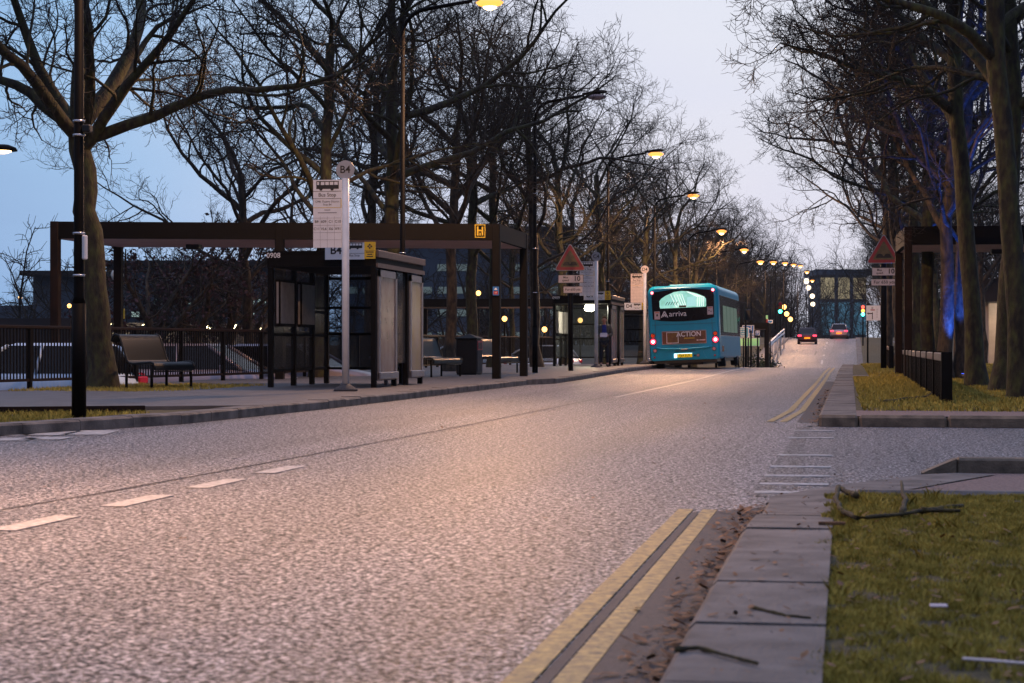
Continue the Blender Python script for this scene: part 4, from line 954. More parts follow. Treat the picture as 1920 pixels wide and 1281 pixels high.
def bus(loc, rz, roll):
    t = thing('bus', 'teal single deck bus with lit rear window and red tail lamps', 'bus', loc, rz); t.rotation_euler = (0, roll, rz)
    W, H0, H1, L_ = 1.25, .3, 2.93, 10.4
    def ring(y, s, ins=0, top=H1):
        o = []
        w = W * s; rt, rb = .26, .1; n = 6
        for cx, cz, r_, a0 in ((w - rt, top - rt, rt, 0), (-w + rt, top - rt, rt, 90), (-w + rb, H0 + ins + rb, rb, 180), (w - rb, H0 + ins + rb, rb, 270)):
            for k in range(n + 1): a = R(a0 + 90 * k / n); o.append((cx + r_ * math.cos(a), y, cz + r_ * math.sin(a)))
        return o
    secs = [ring(.0, .95, .0, H1 - .1), ring(.05, .98, .0, H1 - .04), ring(.16, 1, 0, H1), ring(1.0, 1, 0, H1), ring(9.8, 1, 0, H1), ring(10.25, .97, 0, H1 - .06), ring(L_, .9, 0, H1 - .3)]
    b = MB(); n = len(secs[0]); b.smooth = True
    fs = []
    for i in range(len(secs) - 1):
        for k in range(n): fs.append((i * n + k, (i + 1) * n + k, (i + 1) * n + (k + 1) % n, i * n + (k + 1) % n))
    b.add([p for s in secs for p in s], fs); b.smooth = False
    b.add(secs[0], [tuple(range(n))]); b.add(secs[-1], [tuple(range(n))[::-1]])
    b.box((.2, 1.3, H1 + .0), (1.5, 1.2, .12), None, .05)
    b.build('body', M['teal'], t)
    Y = -.012
    # black glass surround with a bowed lower edge
    o = [(-1.08, 1.76), (-.8, 1.70), (-.4, 1.67), (0, 1.66), (.4, 1.67), (.8, 1.70), (1.08, 1.76), (1.1, 2.55), (1.04, 2.72), (.4, 2.79), (-.4, 2.79), (-1.04, 2.72), (-1.1, 2.55)]
    b = MB(); b.plate(o, 0, Y, 0, .03); g = b.build('rear_window', M['busglass'], t)
    o = [(-.8, 2.14), (.8, 2.14), (.82, 2.2), (.82, 2.42), (.76, 2.5), (.5, 2.62), (.2, 2.71), (-.05, 2.73), (-.3, 2.70), (-.6, 2.58), (-.76, 2.48), (-.82, 2.4), (-.82, 2.2)]
    b = MB(); b.plate(o, 0, Y - .006, 0, .005); b.build('pane', M['buslit'], g)
    b = MB()
    for x0, x1 in ((-.42, -.22), (-.31, -.12), (-.2, -.03), (-.11, .05), (-.02, .12)):
        b.plate([(x1 - .016, 2.16), (x1 + .016, 2.16), (x0 + .012, 2.62), (x0 - .012, 2.62)], 0, Y - .01, 0, .003)
    for x in (.5, .58, .66, .72): b.plate([(x - .014, 2.16), (x + .014, 2.16), (x + .04, 2.5), (x + .015, 2.5)], 0, Y - .01, 0, .003)
    b.plate([(.12, 2.7), (.2, 2.7), (.72, 2.5), (.5, 2.5)], 0, Y - .0105, 0, .003); b.build('handrails', M['busbar'], g)
    b = MB(); b.plate([(.14, 2.18), (.46, 2.18), (.46, 2.52), (.16, 2.5)], 0, Y - .009, 0, .003); b.build('ceiling_panel', M['busceil'], g)
    b = MB(); b.rect(-.14, .12, 2.15, 2.22, Y - .013, .003); b.build('seat_top', M['signface'], g)
    b = MB()
    for k in range(5): b.plate([(-.62 + .09 * k, 2.25), (-.6 + .09 * k, 2.25), (-.52 + .09 * k, 2.36), (-.55 + .09 * k, 2.36)], 0, Y - .011, 0, .003)
    b.build('seat_shadow', M['shrub'], g); 
    b = MB(); b.text('arriva', .27, -.19, Y - .008, 1.93, bold=.006); x, z = -.66, 1.92
    for q in ((-.11, .0, -.02, .14), (.0, .11, .14, -.02)):
        b.plate([(x + q[0] - .02, z - .1), (x + q[0] + .02, z - .1), (x + q[1] + .02, z + .12), (x + q[1] - .02, z + .12)] if q[0] < 0 else [(x + q[1] - .02, z - .1), (x + q[1] + .02, z - .1), (x + .02, z + .12), (x - .02, z + .12)], 0, Y - .008, 0, .003)
    for k in (-1, 1): b.plate([(x + k * .04 - .015, z - .08), (x + k * .04 + .015, z - .08), (x + .012, z + .03), (x - .012, z + .03)], 0, Y - .009, 0, .003)
    b.rect(x - .07, x + .07, z - .035, z - .01, Y - .0095, .003); b.build('lettering', M['letwhite'], g)
    for x, z, k in ((-.92, 1.9, 0), (.95, 2.0, 1)):
        b = MB(); b.rect(x - .1, x + .1, z - .14, z + .14, Y - .006, .004); s = b.build('sticker', M['pink'], g)
    b = MB(); b.rect(-1.02 + .03, -.85, 1.985, 2.02, Y - .0105, .003); b.rect(.88, 1.02, 2.085, 2.12, Y - .0105, .003); b.build('sticker_bar', M['stickertext'], g)
    b = MB(); b.disc(-.92, Y - .0105, 1.93, .025, .003, 10); b.rect(-.95, -.89, 1.87, 1.91, Y - .0105, .003); b.disc(.91, Y - .0105, 2.0, .02, .003, 10); b.disc(.98, Y - .0105, 1.97, .02, .003, 10); b.build('sticker_symbol', M['letter'], g)
    b = MB()
    for x in (-1.0, 1.0): b.rect(x - .005, x + .005, .6, 1.7, Y - .003, .003)
    b.rect(-1.1, 1.1, 1.56, 1.568, Y - .003, .003)
    b.rect(-.5, .5, .795, .803, Y - .003, .003)
    for k in range(6): b.rect(-.35 + .0, .35, .58 + .018 * k - .0, .586 + .018 * k, Y - .003, .003)
    b.build('panel_gaps', M['black'], t)
    # advert board
    b = MB(); b.rect(-.78, .78, .86, 1.33, Y - .006, .03); a = b.build('advert_board', M['alu'], t)
    b = MB(); b.rect(-.76, .76, .885, 1.305, Y - .012, .005); b.build('sheet', M['adbrown'], a)
    b = MB(); b.rect(-.6, -.22, .91, 1.28, Y - .016, .003); b.build('picture', M['adolive'], a)
    b = MB()
    for r_ in ((-.62, -.6, .9, 1.29), (-.22, -.2, .9, 1.29)): b.rect(*r_, Y - .018, .003)
    b.rect(-.6, -.22, 1.27, 1.29, Y - .018, .003); b.rect(-.6, -.22, .9, .92, Y - .018, .003)
    b.text('ACTION', .24, .17, Y - .018, 1.2, sx=.95, bold=.02); b.rect(.44, .5, .965, 1.0, Y - .018, .003)
    for k in range(5): b.rect(.54 + .042 * k, .57 + .042 * k, .965, 1.0, Y - .018, .003)
    b.build('lettering', M['letwhite'], a)
    b = MB()
    for k in range(9): b.rect(.0 + .042 * k, .028 + .042 * k, 1.04, 1.085, Y - .018, .003)
    b.build('small_print', M['signyellow'], a)
    # bumper crease and lower panel
    b = MB(); pts = [(-1.0, Y - .0, .76), (-.8, Y - .03, .715), (-.3, Y - .045, .695), (.3, Y - .045, .695), (.8, Y - .03, .715), (1.0, Y, .76)]
    b.tube(pts, .028, 8); b.build('bumper_crease', M['teal'], t)
    b = MB(); b.rect(-.12, .12, .66, .7, Y - .075, .04); b.build('handle', M['chrome'], t)
    b = MB(); b.plate([(-.72, .33), (.78, .33), (.66, .56), (-.6, .56)], 0, Y - .012, 0, .03); b.build('plate_recess', M['teal'], t)
    b = MB(); b.rect(-.26, .26, .395, .515, Y - .03, .012); p = b.build('number_plate', M['plate'], t)
    MB().text('FJ64 EUK', .125, 0, Y - .034, .455, sx=.85, bold=.008).build('lettering', M['letter'], p)
    b = MB(); b.rect(-.37, -.28, .39, .53, Y - .04, .02); b.rect(-.26, .26, .522, .535, Y - .04, .012); b.build('plate_lamp', M['plate_lamp'], p)
    def lamp(nm, x, z, r_, m, rim=True, dep=.03):
        b = MB(); b.disc(x, Y - dep, z, r_, .03, 20); o_ = b.build(nm, m, t)
        if rim: b = MB(); b.disc(x, Y - dep + .006, z, r_ * 1.3, .02, 20); b.build('lamp_rim', M['black'], o_)
        return o_
    for sx in (-1, 1):
        o_ = lamp('tail_lamp', sx * 1.1, .98, .1, M['tail']); b = MB(); b.disc(sx * 1.1, Y - .034, .98, .055, .003, 16); b.build('lamp_core', M['tailcore'], o_)
        lamp('indicator', sx * 1.1, 1.19, .065, M['lens_orange']); lamp('reverse_lamp', sx * 1.04, .66, .055, M['lens_grey']); lamp('reflector', sx * 1.06, .43, .03, M['lens_red'], False)
        o_ = lamp('marker_lamp', sx * 1.07, 2.70 + (.02 if sx > 0 else 0), .055, M['tail'], False); b = MB(); b.disc(sx * 1.07, Y - .034, 2.70 + (.02 if sx > 0 else 0), .035, .003, 12); b.build('lamp_core', M['tailcore'], o_)
        light('tail_light', 'POINT', (sx * 1.1, -.25, .98), (1, .05, .1), 4, t, .08)
        if sx > 0: light('tail_light', 'POINT', (sx * 1.07, -.2, 2.7), (1, .05, .1), 1, t, .05)
    lamp('reverse_lamp', .47, .45, .045, M['lens_grey']); 
    b = MB(); b.box((.36, Y - .02, .45), (.06, .03, .06)); b.build('camera_eye', M['black'], t)
    # side windows, wheels, underside
    for sx in (-1, 1):
        b = MB(); b.b2(sx * 1.238, sx * 1.258, .5, 9.9, 1.12, 2.55, .008); g = b.build('side_window', M['busglass'], t)
        b = MB()
        for y0, y1 in ((1.7, 3.2), (3.35, 4.9), (5.05, 6.6), (6.75, 8.3)): b.b2(sx * 1.256, sx * 1.263, y0, y1, 1.25, 2.2)
        b.build('pane', M['sidelit'], g)
        for y in (2.2, 8.2):
            b = MB(); b.tube([(sx * .98, y, .48), (sx * 1.23, y, .48)], .48, 24); w = b.build('wheel', M['rubber'], t)
            b = MB(); b.tube([(sx * 1.2, y, .48), (sx * 1.24, y, .48)], .26, 18); b.build('hub', M['alu'], w)
        b = MB(); b.b2(sx * 1.245, sx * 1.262, .9, 1.6, .55, .75); b.build('side_marker', M['lens_orange'], t)
    b = MB(); b.b2(-1.12, 1.12, .1, 10.2, .2, .32); b.b2(-.6, .6, .4, 6, .12, .2); b.build('underside', M['black'], t)
    for sx in (-1, 1):
        b = MB(); b.tube([(sx * 1.22, 10.1, 2.5), (sx * 1.5, 10.3, 2.45), (sx * 1.55, 10.3, 2.2)], .025, 6); b.box((sx * 1.56, 10.3, 1.98), (.24, .1, .46), None, .04); b.build('wing_mirror', M['black'], t)
    return t
x, y, _ = P(1285, 70); bus((x, y, T(y) + .02), R(-1.2), R(-2.2))

# ------------------------------------------------------------------ cars
def car(loc, rz, colname, label, kind='hatch', lit=False, group=None):
    t = thing('car', label, 'car', loc, rz, group); m = M[colname]; W = .88
    st = [(0, .42, .72, .80), (.06, .32, .88, .86), (.35, .24, .93, .885), (2.6, .22, .93, .885), (3.2, .22, .9, .88), (3.9, .26, .76, .84), (4.15, .35, .62, .7)]
    b = MB(); b.smooth = True; rings = []
    for y, zs, zb, w in st:
        rings.append([(w * .92, y, zs), (w, y, zs + .14), (w, y, (zs + zb) / 2 + .04), (w * .975, y, zb - .07), (w * .88, y, zb), (0, y, zb + .03), (-w * .88, y, zb), (-w * .975, y, zb - .07), (-w, y, (zs + zb) / 2 + .04), (-w, y, zs + .14), (-w * .92, y, zs)])
    n = 11; fs = [(i * n + k, (i + 1) * n + k, (i + 1) * n + (k + 1) % n, i * n + (k + 1) % n) for i in range(len(st) - 1) for k in range(n)]
    b.add([p for r_ in rings for p in r_], fs); b.smooth = False; b.add(rings[0], [tuple(range(n))]); b.add(rings[-1], [tuple(range(n))[::-1]]); b.build('body', m, t)
    r0, r1 = (.12, .5) if kind == 'hatch' else (.35, 1.0)
    lo = [(-.79, r0, .93), (.79, r0, .93), (.79, 3.15, .92), (-.79, 3.15, .92)]; up = [(-.6, r1, 1.46), (.6, r1, 1.46), (.6, 2.25, 1.47), (-.6, 2.25, 1.47)]
    b = MB(); b.add(lo + up, [(0, 1, 5, 4), (1, 2, 6, 5), (2, 3, 7, 6), (3, 0, 4, 7)]); g = b.build('windows', M['busglass'], t)
    b = MB(); b.add([(x * 1.02, y, z) for x, y, z in up] + [(x * .85, y + (.12 if k < 2 else -.12), 1.52) for k, (x, y, z) in enumerate(up)], [(0, 1, 5, 4), (1, 2, 6, 5), (2, 3, 7, 6), (3, 0, 4, 7), (4, 5, 6, 7)])
    for k in range(4): b.tube([lo[k], up[k]], .045, 6)
    for sx in (-1, 1): b.tube([(sx * .8, 1.55, .92), (sx * .61, 1.5, 1.47)], .035, 6)
    b.build('roof', m, t)
    for sx in (-1, 1):
        for y in (.72, 3.35):
            b = MB(); b.tube([(sx * .68, y, .31), (sx * .89, y, .31)], .31, 20); w = b.build('wheel', M['rubber'], t)
            MB().tube([(sx * .87, y, .31), (sx * .9, y, .31)], .19, 14).build('hub', M['alu'], w)
        b = MB(); b.box((sx * .68, .04, .78), (.34, .16, .16), Euler((0, 0, sx * -.1)), .03); b.build('tail_lamp', M['tail'] if lit else M['lens_red'], t)
        b = MB(); b.box((sx * .62, 4.08, .62), (.3, .14, .13), Euler((0, 0, sx * .2)), .03); b.build('headlight', M['lens_grey'], t)
        b = MB(); b.box((sx * .98, 2.75, .98), (.18, .1, .13), None, .03); b.build('mirror', m, t)
    b = MB(); b.rect(-.26, .26, .5, .62, -.015, .02); b.build('number_plate', M['plate'] if lit else M['signyellow'], t)
    b = MB(); b.b2(-.78, .78, .05, 4.05, .18, .26); b.build('underside', M['black'], t)
    if lit: light('tail_light', 'POINT', (0, -.5, .7), (1, .1, .08), 25, t, .3)
    return t
M['paint_black'] = mat('dark_car_paint', (.03, .012, .016), .2, var=.05); M['paint_silver'] = mat('silver_car_paint', (.3, .33, .36), .25, metal=.5, var=.05)
M['paint_white'] = mat('pale_blue_white_car_paint', (.5, .64, .8), .25, var=.04); M['paint_grey'] = mat('mauve_grey_car_paint', (.34, .31, .37), .3, metal=.3, var=.05)
M['paint_red'] = mat('red_car_paint', (.25, .01, .02), .25, var=.05); M['paint_dark'] = mat('dark_maroon_car_paint', (.04, .02, .022), .25, var=.05)
x, y, _ = P(1513.5, 182); car((x, y, T(y) + .01), R(.5), 'paint_black', 'dark car with bright red brake lamps climbing the far slope', 'saloon', True)
x, y, _ = P(1573, 197); car((x, y, T(y) + .01), R(-2), 'paint_silver', 'silver hatchback with lit tail lamps at the top of the slope', 'hatch', True)
def cp(px, d, rz, c, lb, k='hatch', z=-.6):
    x, y, _ = P(px, d); car((x + 2.07 * math.sin(R(rz)), y - 2.07 * math.cos(R(rz)), z), R(rz), c, lb, k)
cp(60, 39.5, 84, 'paint_white', 'pale blue white car close behind the railing at the far left')
cp(80, 45, 86, 'paint_white', 'second pale car, behind the pale blue white one', 'saloon')
cp(395, 46.5, -94, 'paint_grey', 'mauve grey car behind the railing and the curved bench', 'saloon')
cp(560, 50.5, -94, 'paint_grey', 'grey car nearest the shelter behind the railing')
cp(255, 49, 88, 'paint_red', 'red car glimpsed low behind the bench', 'hatch', -.68)
cp(490, 55, 82, 'paint_dark', 'dark maroon car behind the railing near the shelter')
cp(850, 84, 82, 'paint_white', 'pale car roof seen between shelter and litter bin')
cp(720, 78, 82, 'paint_silver', 'silver car seen through the shelter glass')
cp(1000, 92, 82, 'paint_white', 'pale blue car roof left of the second shelter')

# ------------------------------------------------------------------ buildings beyond
def building(px0, px1, pytop, d, dep, label, m, zb=-1, rows=0, cols=0, litmat=None, ledge=True, r0=.2, r1=.6):
    x0, y0, _ = P(px0, d); x1, y1, _ = P(px1, d); zt = zat(pytop, d); L_ = math.hypot(x1 - x0, y1 - y0)
    t = thing('building', label, 'building', (x0, y0, zb), math.atan2(y1 - y0, x1 - x0)); h = zt - zb
    b = MB(); b.b2(0, L_, 0, dep, 0, h); b.build('wall', m, t)
    if ledge: b = MB(); b.b2(-.8, L_ + .8, -.8, dep + .8, h, h + .35); b.build('roof', M['darkwall'], t)
    if rows:
        k = 0
        for r_ in range(rows):
            for c_ in range(cols):
                if random.random() < .3: continue
                w = L_ / cols; z = h * (r0 + (r1 - r0) * r_ / max(1, rows - 1)); b = MB(); b.b2(w * (c_ + .15), w * (c_ + .85), -.06, -.02, z, z + h * .05)
                b.build('window', litmat if random.random() < .75 else M['busglass'], t)
    return t
M['winlit'] = emit('lit_office_window', (.65, .9, .85), .4); M['windim'] = emit('dim_office_window', (.5, .7, .7), .12); M['winwarm'] = emit('warm_lit_facade', (.85, .7, .38), .35); M['winblue'] = emit('blue_lit_facade', (.12, .42, .66), .3)
building(62, 178, 517, 150, 12, 'flat roofed blue grey building at the far left', M['bronze'])
building(-60, 64, 573, 170, 12, 'low blue building behind the orange lamp at the far left', M['bronze'], ledge=False)
building(200, 545, 497, 165, 18, 'long blue grey office building with lit windows behind the ornamental trees', M['bronze'], -1, 3, 16, M['winlit'], True, .38, .62)
building(640, 1060, 432, 190, 18, 'tall blue grey building hidden behind the bare trees in the middle', M['bronze'], -1, 4, 12, M['windim'], True, .2, .7)
x, y, _ = P(0, 62); b = MB(); b.b2(-30, 2.3, 0, .3, 0, zat(597, 62) + .7); t = b.build('wall', M['darkwall'], None, (x, y, -.7)); tag(t, 'long dark wall behind the railing at the far left', 'wall')
x0, y0, _ = P(200, 76); x1, y1, _ = P(560, 82); t = thing('wall', 'low concrete wall carrying bright wall lamps behind the ornamental trees', 'wall', (x0, y0, -.7), math.atan2(y1 - y0, x1 - x0)); L_ = math.hypot(x1 - x0, y1 - y0)
MB().b2(0, L_, 0, .3, 0, zat(606, 78) + .7).build('coping', M['concrete'], t)
for px, py, s in ((208, 612, 1.), (276, 611, 1.9), (334, 612, 1.9), (391, 615, 1.2), (441, 614, 1.8), (483, 617, 1.6)):
    d = 75.; x, y, _ = P(px, d); t = thing('wall_lamp', 'bright round wall lamp low behind the ornamental trees', 'lamp', (x, y, zat(py, d)), 0, 'wall lamps behind the ornamental trees')
    MB().lathe((0, 0, -.1), [(.02, 0), (.1 * s, .06), (.11 * s, .12), (.02, .2)], 12).build('lens', M['warmwall'], t); MB().box((0, .12, 0), (.16, .06, .24)).build('back_plate', M['black'], t)
    light('wall_light', 'POINT', (0, -.5, -.1), (1, .85, .5), 60, t, .1)
# office block at the end of the road
x0, y0, _ = P(1538, 420); x1, y1, _ = P(1625, 420); t = thing('office_building', 'tall lit glass building closing the far end of the road', 'building', (x0, y0, -2), math.atan2(y1 - y0, x1 - x0)); L_ = math.hypot(x1 - x0, y1 - y0); h = zat(516, 420) + 2
MB().b2(0, L_, .3, 16, 0, h).build('wall', M['bronze'], t)
MB().b2(-1, L_ + 1, -.5, 16.5, h, h + 1.2).build('roof', M['bronze'], t)
for k in range(3):
    for zz, hh, m in ((h * .72, h * .25, 'winwarm'), (h * .3, h * .38, 'winblue')):
        b = MB(); b.b2(L_ * (k + .04) / 3, L_ * (k + .96) / 3, 0, .2, zz, zz + hh); b.build('window', M[m], t)
for k in range(2): MB().b2(L_ * (.34 + .33 * k) - .35, L_ * (.34 + .33 * k) + .35, -.5, 0, 0, h).build('column', M['bronze'], t)
x0, y0, _ = P(1822, 96); t = thing('building', 'pale columned building glimpsed between the right trunks', 'building', (x0, y0, -.1), .05)
MB().b2(0, 14, 3, 4, 0, 3.1).build('wall', M['palewall'], t); MB().b2(-.5, 14.5, -.5, 4.5, 3.1, 4.2).build('roof', M['darkwall'], t)
for k in range(6): MB().b2(.3 + k * 2.6, .8 + k * 2.6, 0, .5, 0, 3.1).build('column', M['palewall'], t)
for k in range(2): light('porch_light', 'POINT', (3 + 6 * k, 1.6, 2.6), (1, .8, .6), 260, t, .15)
# distant tree belt that closes the horizon: foliage-less scrub built from twig clumps
def belt(name, spec, seed):
    rng = np.random.default_rng(seed); ps = []
    for (x0, y0, x1, y1, zb, h, nst) in spec:
        t_ = rng.uniform(0, 1, nst); p = np.stack([x0 + (x1 - x0) * t_, y0 + (y1 - y0) * t_ + rng.normal(0, 4, nst), np.full(nst, zb)], 1)
        d = np.stack([rng.normal(0, .25, nst), rng.normal(0, .25, nst), np.ones(nst)], 1); G = grow(rng, p, d, rng.uniform(.6, 1.1, nst) * h, 6, .15, (0, 0, .05)); rr = np.full(nst, .12)[:, None] * np.linspace(1, .2, 7)[None]
        ps.append(tubes(G, rr, 4)); a = spawn(rng, G, rr, 14, .15, (.4, 1.1), h * .3, .045); G2 = grow(rng, a[0], a[1], a[2], 4, .25, (0, 0, .05)); r2 = np.maximum(a[3], .03)[:, None] * np.linspace(1, .4, 5)[None]; ps.append(tubes(G2, r2, 3))
        a = spawn(rng, G2, r2, 5, .15, (.4, 1.1), h * .11, .022); G3 = grow(rng, a[0], a[1], a[2], 2, .25, (0, 0, .05)); r3 = np.full(len(a[0]), .02)[:, None] * np.array([[1, .8, .6]]); ps.append(tubes(G3, r3, 3))
    v, f = merge(ps); o = bpy.data.objects.new(name, np_mesh(name, v, f, M['twig'])); COL.objects.link(o); return o
tag(belt('distant_wood', [(-150, 190, -60, 230, -2, 9, 130), (-60, 235, -14, 300, -1, 11, 150), (9, 235, 60, 240, -1, 11, 120), (-14, 330, 2, 345, -2, 9, 40), (12, 120, 40, 150, 0, 9, 90), (-46, 112, -20, 140, -.7, 8, 80), (-34, 255, -9.5, 262, 0, 15, 170), (-22, 300, -7, 310, -1, 15, 110), (5, 250, 26, 262, 0, 16, 80), (-22, 390, 14, 400, -2, 22, 60), (-60, 400, -20, 410, -2, 22, 60), (8, 400, 50, 410, -2, 22, 60)], 5), 'far belt of bare trees along the horizon', 'wood', kind='stuff')

# ------------------------------------------------------------------ person reading under the second shelter
def skinned(name, nodes, edges, m, parent, root=0, sub=2):
    me = bpy.data.meshes.new(name); me.from_pydata([n_[0] for n_ in nodes], edges, []); o = bpy.data.objects.new(name + '_build', me); COL.objects.link(o)
    md = o.modifiers.new('s', 'SKIN'); md.use_smooth_shade = True
    sv = me.skin_vertices[0].data
    for k, n_ in enumerate(nodes):
        r_ = n_[1]; sv[k].radius = r_ if hasattr(r_, '__len__') else (r_, r_); sv[k].use_root = (k == root)
    ss = o.modifiers.new('d', 'SUBSURF'); ss.levels = sub; ss.render_levels = sub
    bpy.context.view_layer.update(); ev = o.evaluated_get(bpy.context.evaluated_depsgraph_get()); fm = bpy.data.meshes.new_from_object(ev)
    bpy.data.objects.remove(o); bpy.data.meshes.remove(me); fm.materials.clear(); fm.materials.append(m); fm.name = name
    for p in fm.polygons: p.use_smooth = True
    r = bpy.data.objects.new(name, fm); COL.objects.link(r); r.parent = parent; return r
x, y, _ = P(1133, 66.6)
pt = thing('person', 'person in olive grey coat and dark trousers reading under the second shelter', 'person', (x, y, T(y) + .115), R(8))
# faces the camera (-Y), head bent down, hands together at the belly
J = []; E = []
def jn(p, r, par=None):
    J.append((p, r)); k = len(J) - 1
    if par is not None: E.append((par, k))
    return k
pel = jn((0, .02, .9), (.14, .1)); wst = jn((0, .03, 1.06), (.13, .095), pel); chs = jn((0, .04, 1.26), (.15, .1), wst); nk = jn((0, .01, 1.42), .055, chs); nk2 = jn((0, -.04, 1.49), .05, nk)
hd = jn((0, -.075, 1.55), (.075, .09), nk2); hd2 = jn((0, -.085, 1.64), (.07, .085), hd); nose = jn((0, -.17, 1.555), .014, hd)
for s in (-1, 1):
    sh = jn((s * .175, .035, 1.35), .06, chs); el = jn((s * .25, .02, 1.08), .045, sh); wr = jn((s * .1, -.2, 1.04), .03, el); pm = jn((s * .06, -.25, 1.045), (.035, .02), wr)
    for q, (dx, ln) in enumerate(((-.025, .06), (-.008, .07), (.01, .066), (.026, .05))): f1 = jn((s * (.045 + dx * .6), -.28, 1.035 + dx), .009, pm); jn((s * (.02 + dx * .3), -.28 - ln * .3, 1.03 + dx), .008, f1)
    jn((s * .045, -.255, 1.09), .01, pm)
    hp = jn((s * .09, .02, .86), .09, pel); kn = jn((s * .1, .0, .48), .062, hp); an = jn((s * .11, .03, .09), .04, kn); jn((s * .12, -.12, .04), .038, an)
body = skinned('body', J, E, M['skin'], pt)
skinned('coat', [((0, .03, .62), (.2, .16)), ((0, .03, .85), (.19, .15)), ((0, .035, 1.08), (.175, .14)), ((0, .045, 1.28), (.19, .13)), ((0, .02, 1.4), (.1, .09)), ((-.18, .04, 1.35), .08), ((-.255, .025, 1.08), .068), ((-.13, -.17, 1.04), .05), ((.18, .04, 1.35), .08), ((.255, .025, 1.08), .068), ((.13, -.17, 1.04), .05)],
        [(0, 1), (1, 2), (2, 3), (3, 4), (3, 5), (5, 6), (6, 7), (3, 8), (8, 9), (9, 10)], M['coat'], pt)
skinned('trousers', [((0, .02, .88), (.155, .12)), ((-.09, .02, .82), .1), ((-.1, .0, .48), .078), ((-.11, .03, .12), .062), ((.09, .02, .82), .1), ((.1, .0, .48), .078), ((.11, .03, .12), .062)], [(0, 1), (1, 2), (2, 3), (0, 4), (4, 5), (5, 6)], M['navy'], pt)
skinned('jumper', [((0, -.07, .95), (.1, .05)), ((0, -.06, 1.15), (.1, .06)), ((0, -.05, 1.33), (.085, .055)), ((0, -.03, 1.42), (.07, .05))], [(0, 1), (1, 2), (2, 3)], M['scarf'], pt)
skinned('hair', [((0, -.05, 1.6), (.078, .085)), ((0, -.055, 1.67), (.076, .085)), ((0, -.02, 1.55), (.07, .06))], [(0, 1), (0, 2)], M['hair'], pt)
for s in (-1, 1):
    MB().lathe((s * .03, -.155, 1.585), [(.003, -.006), (.01, 0), (.003, .006)], 8).build('eye', M['letter'], pt)
    MB().lathe((s * .078, -.06, 1.565), [(.006, -.03), (.014, -.005), (.012, .025)], 8).build('ear', M['skin'], pt)
    b = MB(); b.box((s * .12, -.07, .045), (.1, .27, .09), None, .03); b.build('shoe', M['black'], pt)
MB().box((0, -.15, 1.51), (.05, .012, .01), None, .003).build('mouth', M['lens_red'], pt)
b = MB(); b.box((0, 0, 0), (.24, .012, .17), Euler((R(-35), 0, 0))); o = b.build('folded_paper', M['paper'], None, (x + .02, y - .33, T(y) + .115 + 1.06)); tag(o, 'folded white paper held by the person under the shelter', 'paper')

# ------------------------------------------------------------------ ground litter, grass, branches
def leafstuff(name, n, place, smin, smax, m, label, seed):
    rng = np.random.default_rng(seed); x, y, z = place(rng, n); s = smin + (smax - smin) * rng.uniform(0, 1, n) ** 2.2; a = rng.uniform(0, 6.28, n); e = rng.normal(0, .45, n); c, sn = np.cos(a), np.sin(a)
    q = np.array([(-1, 0, 0), (-.3, .42, .1), (.45, .38, .12), (1, 0, .25), (.45, -.38, .12), (-.3, -.42, .1)])
    v = np.zeros((n, 6, 3)); lx = q[None, :, 0] * s[:, None]; ly = q[None, :, 1] * s[:, None]
    v[..., 0] = x[:, None] + lx * c[:, None] - ly * sn[:, None]; v[..., 1] = y[:, None] + lx * sn[:, None] + ly * c[:, None]
    v[..., 2] = z[:, None] + np.abs(q[None, :, 2] * s[:, None]) + (lx * np.sin(e)[:, None] * .5 + np.abs(s * np.sin(e))[:, None] * .5) + .004
    o = bpy.data.objects.new(name, np_mesh(name, v.reshape(-1, 3), np.arange(n * 6).reshape(-1, 6), m, False)); COL.objects.link(o); return tag(o, label, 'leaves', kind='stuff')
def pl_gutter(rng, n):
    y = 3.6 + 7.0 * rng.uniform(0, 1, n) ** 1.0; x = -.415 - np.abs(rng.normal(0, .085, n)); return x, y, np.full(n, .004)
leafstuff('leaf_litter', 1500, pl_gutter, .005, .034, M['litter'], 'brown fallen leaves gathered in the gutter by the kerb', 3)
def pl_slab(rng, n):
    x = rng.uniform(-.38, .6, n); y = rng.uniform(8.6, 12.8, n); return x, y, np.where(y < 8.9, .12, np.where(y < 10.6, .12 - .095 * np.clip((y - 8.6) / 1.3, 0, 1), .03)) + .002
leafstuff('leaf_litter', 260, pl_slab, .006, .018, M['litter'], 'small leaf scraps on the dropped kerb and path', 4)
def pl_far(rng, n):
    y = rng.uniform(22, 40, n); x = -.3 - np.abs(rng.normal(0, .06, n)); return x, y, np.full(n, .004)
leafstuff('leaf_litter', 400, pl_far, .01, .035, M['litter'], 'brown fallen leaves along the far gutter', 5)
def pl_any(rng, n):
    x = rng.uniform(-5, -.7, n); y = rng.uniform(7, 30, n); return x, y, np.full(n, .004)
leafstuff('leaf_litter', 60, pl_any, .01, .03, M['litter'], 'few scattered leaves lying on the road', 6)
def pl_kerb(rng, n):
    x = rng.uniform(-.4, 1.2, n); y = rng.uniform(3.6, 9, n); return x, y, np.full(n, .122)
leafstuff('leaf_litter', 600, pl_kerb, .005, .024, M['litter'], 'tiny leaf crumbs on the near kerb and grass', 8)
